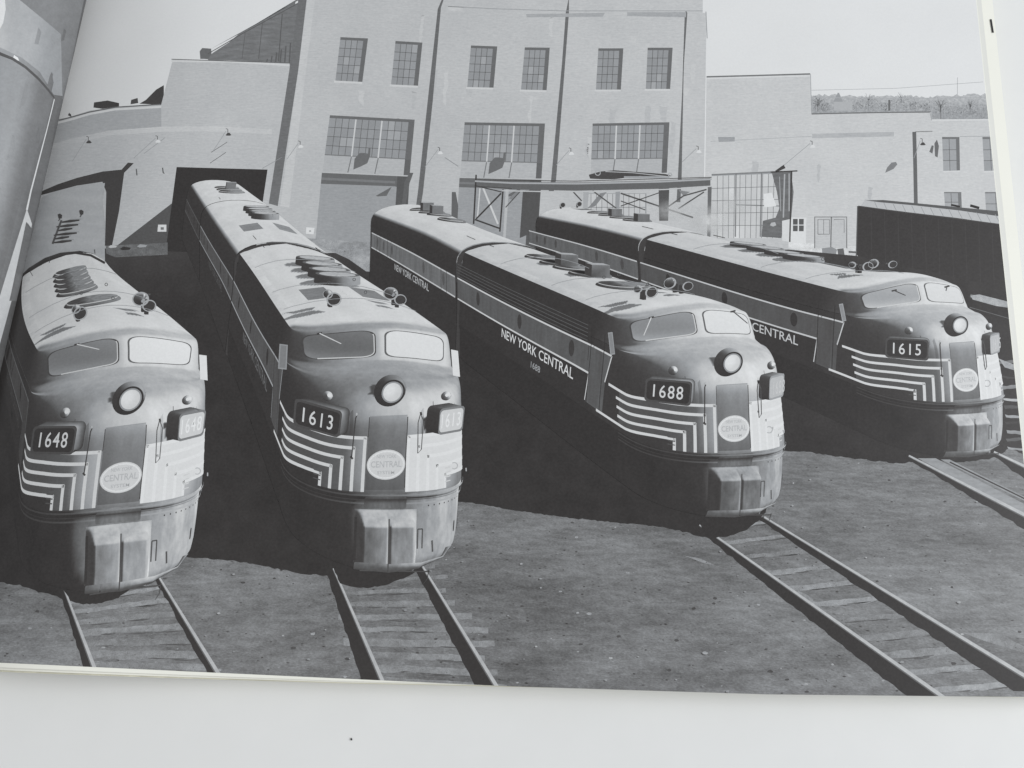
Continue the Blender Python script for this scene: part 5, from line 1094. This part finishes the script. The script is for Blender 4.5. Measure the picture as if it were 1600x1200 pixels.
trailing_unit(T1_, UL, 2*UL-.1, 'middle unit of the train numbered 1613, printed right behind its first coupling', dict(band=.32, line=.56, text=.34, fans=[(9.9, .2, .46, .16), (8.9, .2, .46, .16), (7.9, .2, .46, .16), (6.9, .2, .46, .18)], hatches=[(3.2, 5.0, -.85, -.25, .52), (3.2, 5.2, .25, .80, .56)]))
trailing_unit(T1_, 2*UL+.1, 3*UL, 'last unit of the train numbered 1613, printed half inside the dark doorway', dict(band=.27, line=.36, fans=[(5.0, .05, .6, .05), (6.6, .05, .6, .05), (8.2, .05, .6, .05, True)]))
T2_, L2_ = cab_unit(2, '1688', 'printed locomotive number 1688, third from the left, with readable white lettering', D2)
trailing_unit(T2_, UL, 2*UL, 'rear unit of the train numbered 1688, printed in front of the pale brick wall', dict(band=.42, line=.74, text=.72, doors=True, fans=[(8.6, .1, .5, .05), (6.5, .05, .55, .05), (9.6, .05, .55, .05, True), (11.2, .05, .55, .05, True)]))
T3_, L3_ = cab_unit(3, '1615', 'printed locomotive number 1615, the rightmost nose, beside the page edge', D3)
trailing_unit(T3_, UL, 2*UL, 'rear cab unit of the train numbered 1615, printed under the steel gantry', dict(band=.38, line=.74, fans=[(4.2, .1, .55, .05, True), (5.6, .05, .55, .05), (7.0, .05, .55, .05, True), (8.6, .05, .5, .05)], hatches=[(10.2, 11.6, -.2, .5, .48)], horns=[(12.6, -.4, .3, .13, False), (12.6, .4, .3, .13, False)]), cab_end=True)
T0_, L0_ = cab_unit(0, '1648', 'printed locomotive number 1648, leftmost, next to the gutter of the book', D0)
ru = flat('printed_locomotive', [(30, 436), (46, 418), (70, 403), (95, 394.5), (120, 391), (145, 396), (164, 408), (163.5, 350), (160, 312), (164, 286), (140, 287), (110, 293), (84, 300), (66, 308), (52, 346)],
          lambda P: .65-.10*smooth((95-P[:, 0])/60), 40, book, ROOF, lab='rear unit of the train numbered 1648, printed beside the facing page')
flat('coupling_gap', ribbon([(32, 434), (46, 420), (70, 406), (95, 398), (118, 395), (142, 399), (164, 411)], 3.6), .25, 72, ru)
for i, (x0, x1, y) in enumerate(((82, 112, 378), (85, 108, 372), (84, 120, 366), (90, 113, 359), (88, 122, 353), (94, 124, 346))):
    flat('roof_fan', ribbon([(x0, y+1.5), ((x0+x1)/2, y-.5), (x1, y-2)], [1.5, 4.2, 2]), .27, 74, ru); flat('fan_rim', ribbon([((x0+x1)/2, y-3.2), (x1+3, y-4)], 1.3), .60, 74.5, ru)
flat('fan_shadow', lines([([(82, 381), (96, 344)], 3)]), .34, 73.8, ru)
for x, y in ((93.5, 338), (127, 332)): flat('horn', [(x-3.5, y-3), (x, y-4.5), (x+3.5, y-2), (x+3, y+3), (x-2, y+3.5)], .27, 75, ru); flat('horn_stand', ribbon([(x+1, y+2), (x-2, y+7)], 1.5), .3, 74.9, ru)
flat('roof_rail', ribbon([(47, 424), (51, 431)], 1), .36, 74, ru)

# ---- steam over the rear of the right-hand train
sm, stt, sb = nodes_of('printed_steam_ink'); sN = stt.nodes; sL = stt.links
fa = sN.new('ShaderNodeAttribute'); fa.attribute_name = 'tone'; fc = sN.new('ShaderNodeAttribute'); fc.attribute_name = 'coord'
sn = sN.new('ShaderNodeTexNoise'); sn.inputs['Scale'].default_value = 2.2; sn.inputs['Detail'].default_value = 4; sL.new(fc.outputs['Vector'], sn.inputs['Vector'])
m1 = sN.new('ShaderNodeMath'); m1.operation = 'MULTIPLY'; sL.new(fa.outputs['Fac'], m1.inputs[0]); m2 = sN.new('ShaderNodeMath'); m2.operation = 'MULTIPLY_ADD'; sL.new(sn.outputs['Fac'], m2.inputs[0]); m2.inputs[1].default_value = 1.6; m2.inputs[2].default_value = .1
m1.use_clamp = True; sL.new(m2.outputs[0], m1.inputs[1]); sL.new(m1.outputs[0], sb.inputs['Alpha']); sb.inputs['Base Color'].default_value = (.73, .735, .735, 1); sb.inputs['Roughness'].default_value = .4
V = []; Fq = []; al = []
for cx_, cy_, rx, ry, d0 in ((1108, 345, 40, 30, .85), (1050, 330, 38, 22, .55), (1150, 318, 34, 26, .35)):
    b0 = len(V); V.append((cx_, cy_)); al.append(d0); n = 28
    for k in range(1, 7):
        for i in range(n): a = 2*math.pi*i/n; V.append((cx_+rx*k/6*math.cos(a), cy_+ry*k/6*math.sin(a))); al.append(d0*float(1-smooth(k/6)))
    for i in range(n): Fq.append((b0, b0+1+i, b0+1+(i+1) % n))
    for k in range(5):
        for i in range(n): j = (i+1) % n; p = b0+1+k*n; Fq.append((p+i, p+n+i, p+n+j)); Fq.append((p+i, p+n+j, p+j))
V = np.array(V); W = on_page(V, BASE+23*INK); W[:, 2] += np.repeat([0, INK, 2*INK], len(V)//3)
st = obj_from('printed_steam', W, [f[::-1] for f in Fq], sm, book, np.array(al), np.stack([V[:, 0]/20, V[:, 1]/20, V[:, 0]*0], 1), nor=RIGHT.normals(W)); st['kind'] = 'stuff'; label(st, 'puff of white steam printed in front of the gridded door')

# ------------------------------------------------------------------ the facing page, arching over the gutter
def leaf(name, y0, y1, thick, parent, mat, lift=0.0):
    k = LEFT.k; V = []; Fc = []; rows = 12; n = len(k)
    for j in range(rows+1):
        y = y0+(y1-y0)*j/rows
        for g, h in zip(k, LEFT.h): V.append((GX0+GSL*y+g, y, PAGE_Z+h+lift))
    m = len(V); V += [(x, y, max(z-thick, .0003)) for x, y, z in V]
    for j in range(rows):
        for i in range(n-1): a = j*n+i; Fc.append((a, a+1, a+n+1, a+n)); Fc.append((m+a, m+a+n, m+a+n+1, m+a+1))
    for i in range(n-1): Fc.append((i, m+i, m+i+1, i+1)); a = rows*n+i; Fc.append((a, a+1, m+a+1, m+a))
    for j in range(rows): a = j*n; Fc.append((a, a+n, m+a+n, m+a)); a = j*n+n-1; Fc.append((a, m+a, m+a+n, a+n))
    return obj_from(name, V, Fc, mat, parent)
face = leaf('facing_page', -.0850, .150, .0001, book, PAPER); label(face, 'facing page arching up over the gutter at the left')
leaf('facing_page_block', -.0852, .1502, .012, book, EDGE, lift=-.0003)
def fgrid(x0, x1, y0, y1, step):
    return [[(x, y), (x+step, y), (x+step, y+step), (x, y+step)] for x in range(x0, x1, step) for y in range(y0, y1, step)]
def ftone(P):
    x, y = P[:, 0], P[:, 1]; gx = 130-.222*y; u = gx-x       # distance left of the gutter line
    return .56-.16*np.exp(-(u/34)**2)-.05*smooth((y-300)/200)+.05*smooth((u-60)/60)
FM = ink('printed_dull_steel_ink', [('n', (.8, .5, 1), .035, 4, 3), ('n', (4, 4, 1), .02, 3, 3)], rough=.30, spec=.5)
flat('printed_steel_panel', fgrid(-620, 180, -180, 1060, 20), ftone, 1, face, FM, page=False, surf=LEFT)
flat('printed_dark_corner', [(20, -100), (140, -100), (131, 0), (98, 168), (95, 52), (31, 0)], lambda P: .50-.05*smooth((P[:, 1]-60)/90), 2, face, FM, page=False, surf=LEFT)
flat('printed_bright_rim', [(-120, -100), (-10, -100), (31, 0), (95, 53), (98, 150), (84, 148), (62, 112), (34, 90), (0, 74), (-120, 40)], lambda P: .66-.08*smooth((P[:, 0]-40)/50)+.06*smooth((20-P[:, 0])/20), 2.15, face, FM, page=False, surf=LEFT)
flat('printed_highlight', [[(-30, -40), (6, -20), (9, 14), (5, 36), (-6, 56), (-30, 60)], [(22, 86), (28, 90), (30, 95), (20, 92)]], .86, 2.5, face, FM, page=False, surf=LEFT)
flat('printed_arc', ribbon([(-60, 60), (0, 84), (20, 92), (40, 105), (60, 123), (75, 140), (85, 153)], [5, 5, 4.4, 4, 3.8, 3.2, 2.4]), .34, 3, face, FM, page=False, surf=LEFT)
flat('printed_round_panel', [(-200, 40), (-60, 63), (0, 87), (20, 95), (40, 108), (60, 126), (74, 142), (82, 155), (70, 210), (50, 250), (30, 320), (-10, 480), (-200, 700)], lambda P: .585-.12*smooth((P[:, 0]+.25*P[:, 1]-70)/35)-.04*smooth((P[:, 1]-300)/200), 2.4, face, FM, page=False, surf=LEFT)
flat('printed_shadow_fold', [(84, 155), (90, 166), (76, 258), (52, 345), (40, 430), (30, 470), (10, 470), (40, 330), (66, 240), (80, 180)], .42, 2.6, face, FM, page=False, surf=LEFT)
flat('printed_white_line', ribbon([(85, 155), (74, 200), (62, 246), (48, 300), (42, 328)], [1.4, 1.5, 1.8, 2.4, 3]), .82, 3.2, face, FM, page=False, surf=LEFT)
flat('printed_white_band', [(42, 326), (50, 350), (46, 372), (30, 425), (10, 500), (-20, 610), (-60, 760), (-120, 700), (0, 462), (22, 390)], lambda P: .76-.04*smooth((P[:, 1]-430)/80), 3.0, face, FM, page=False, surf=LEFT)
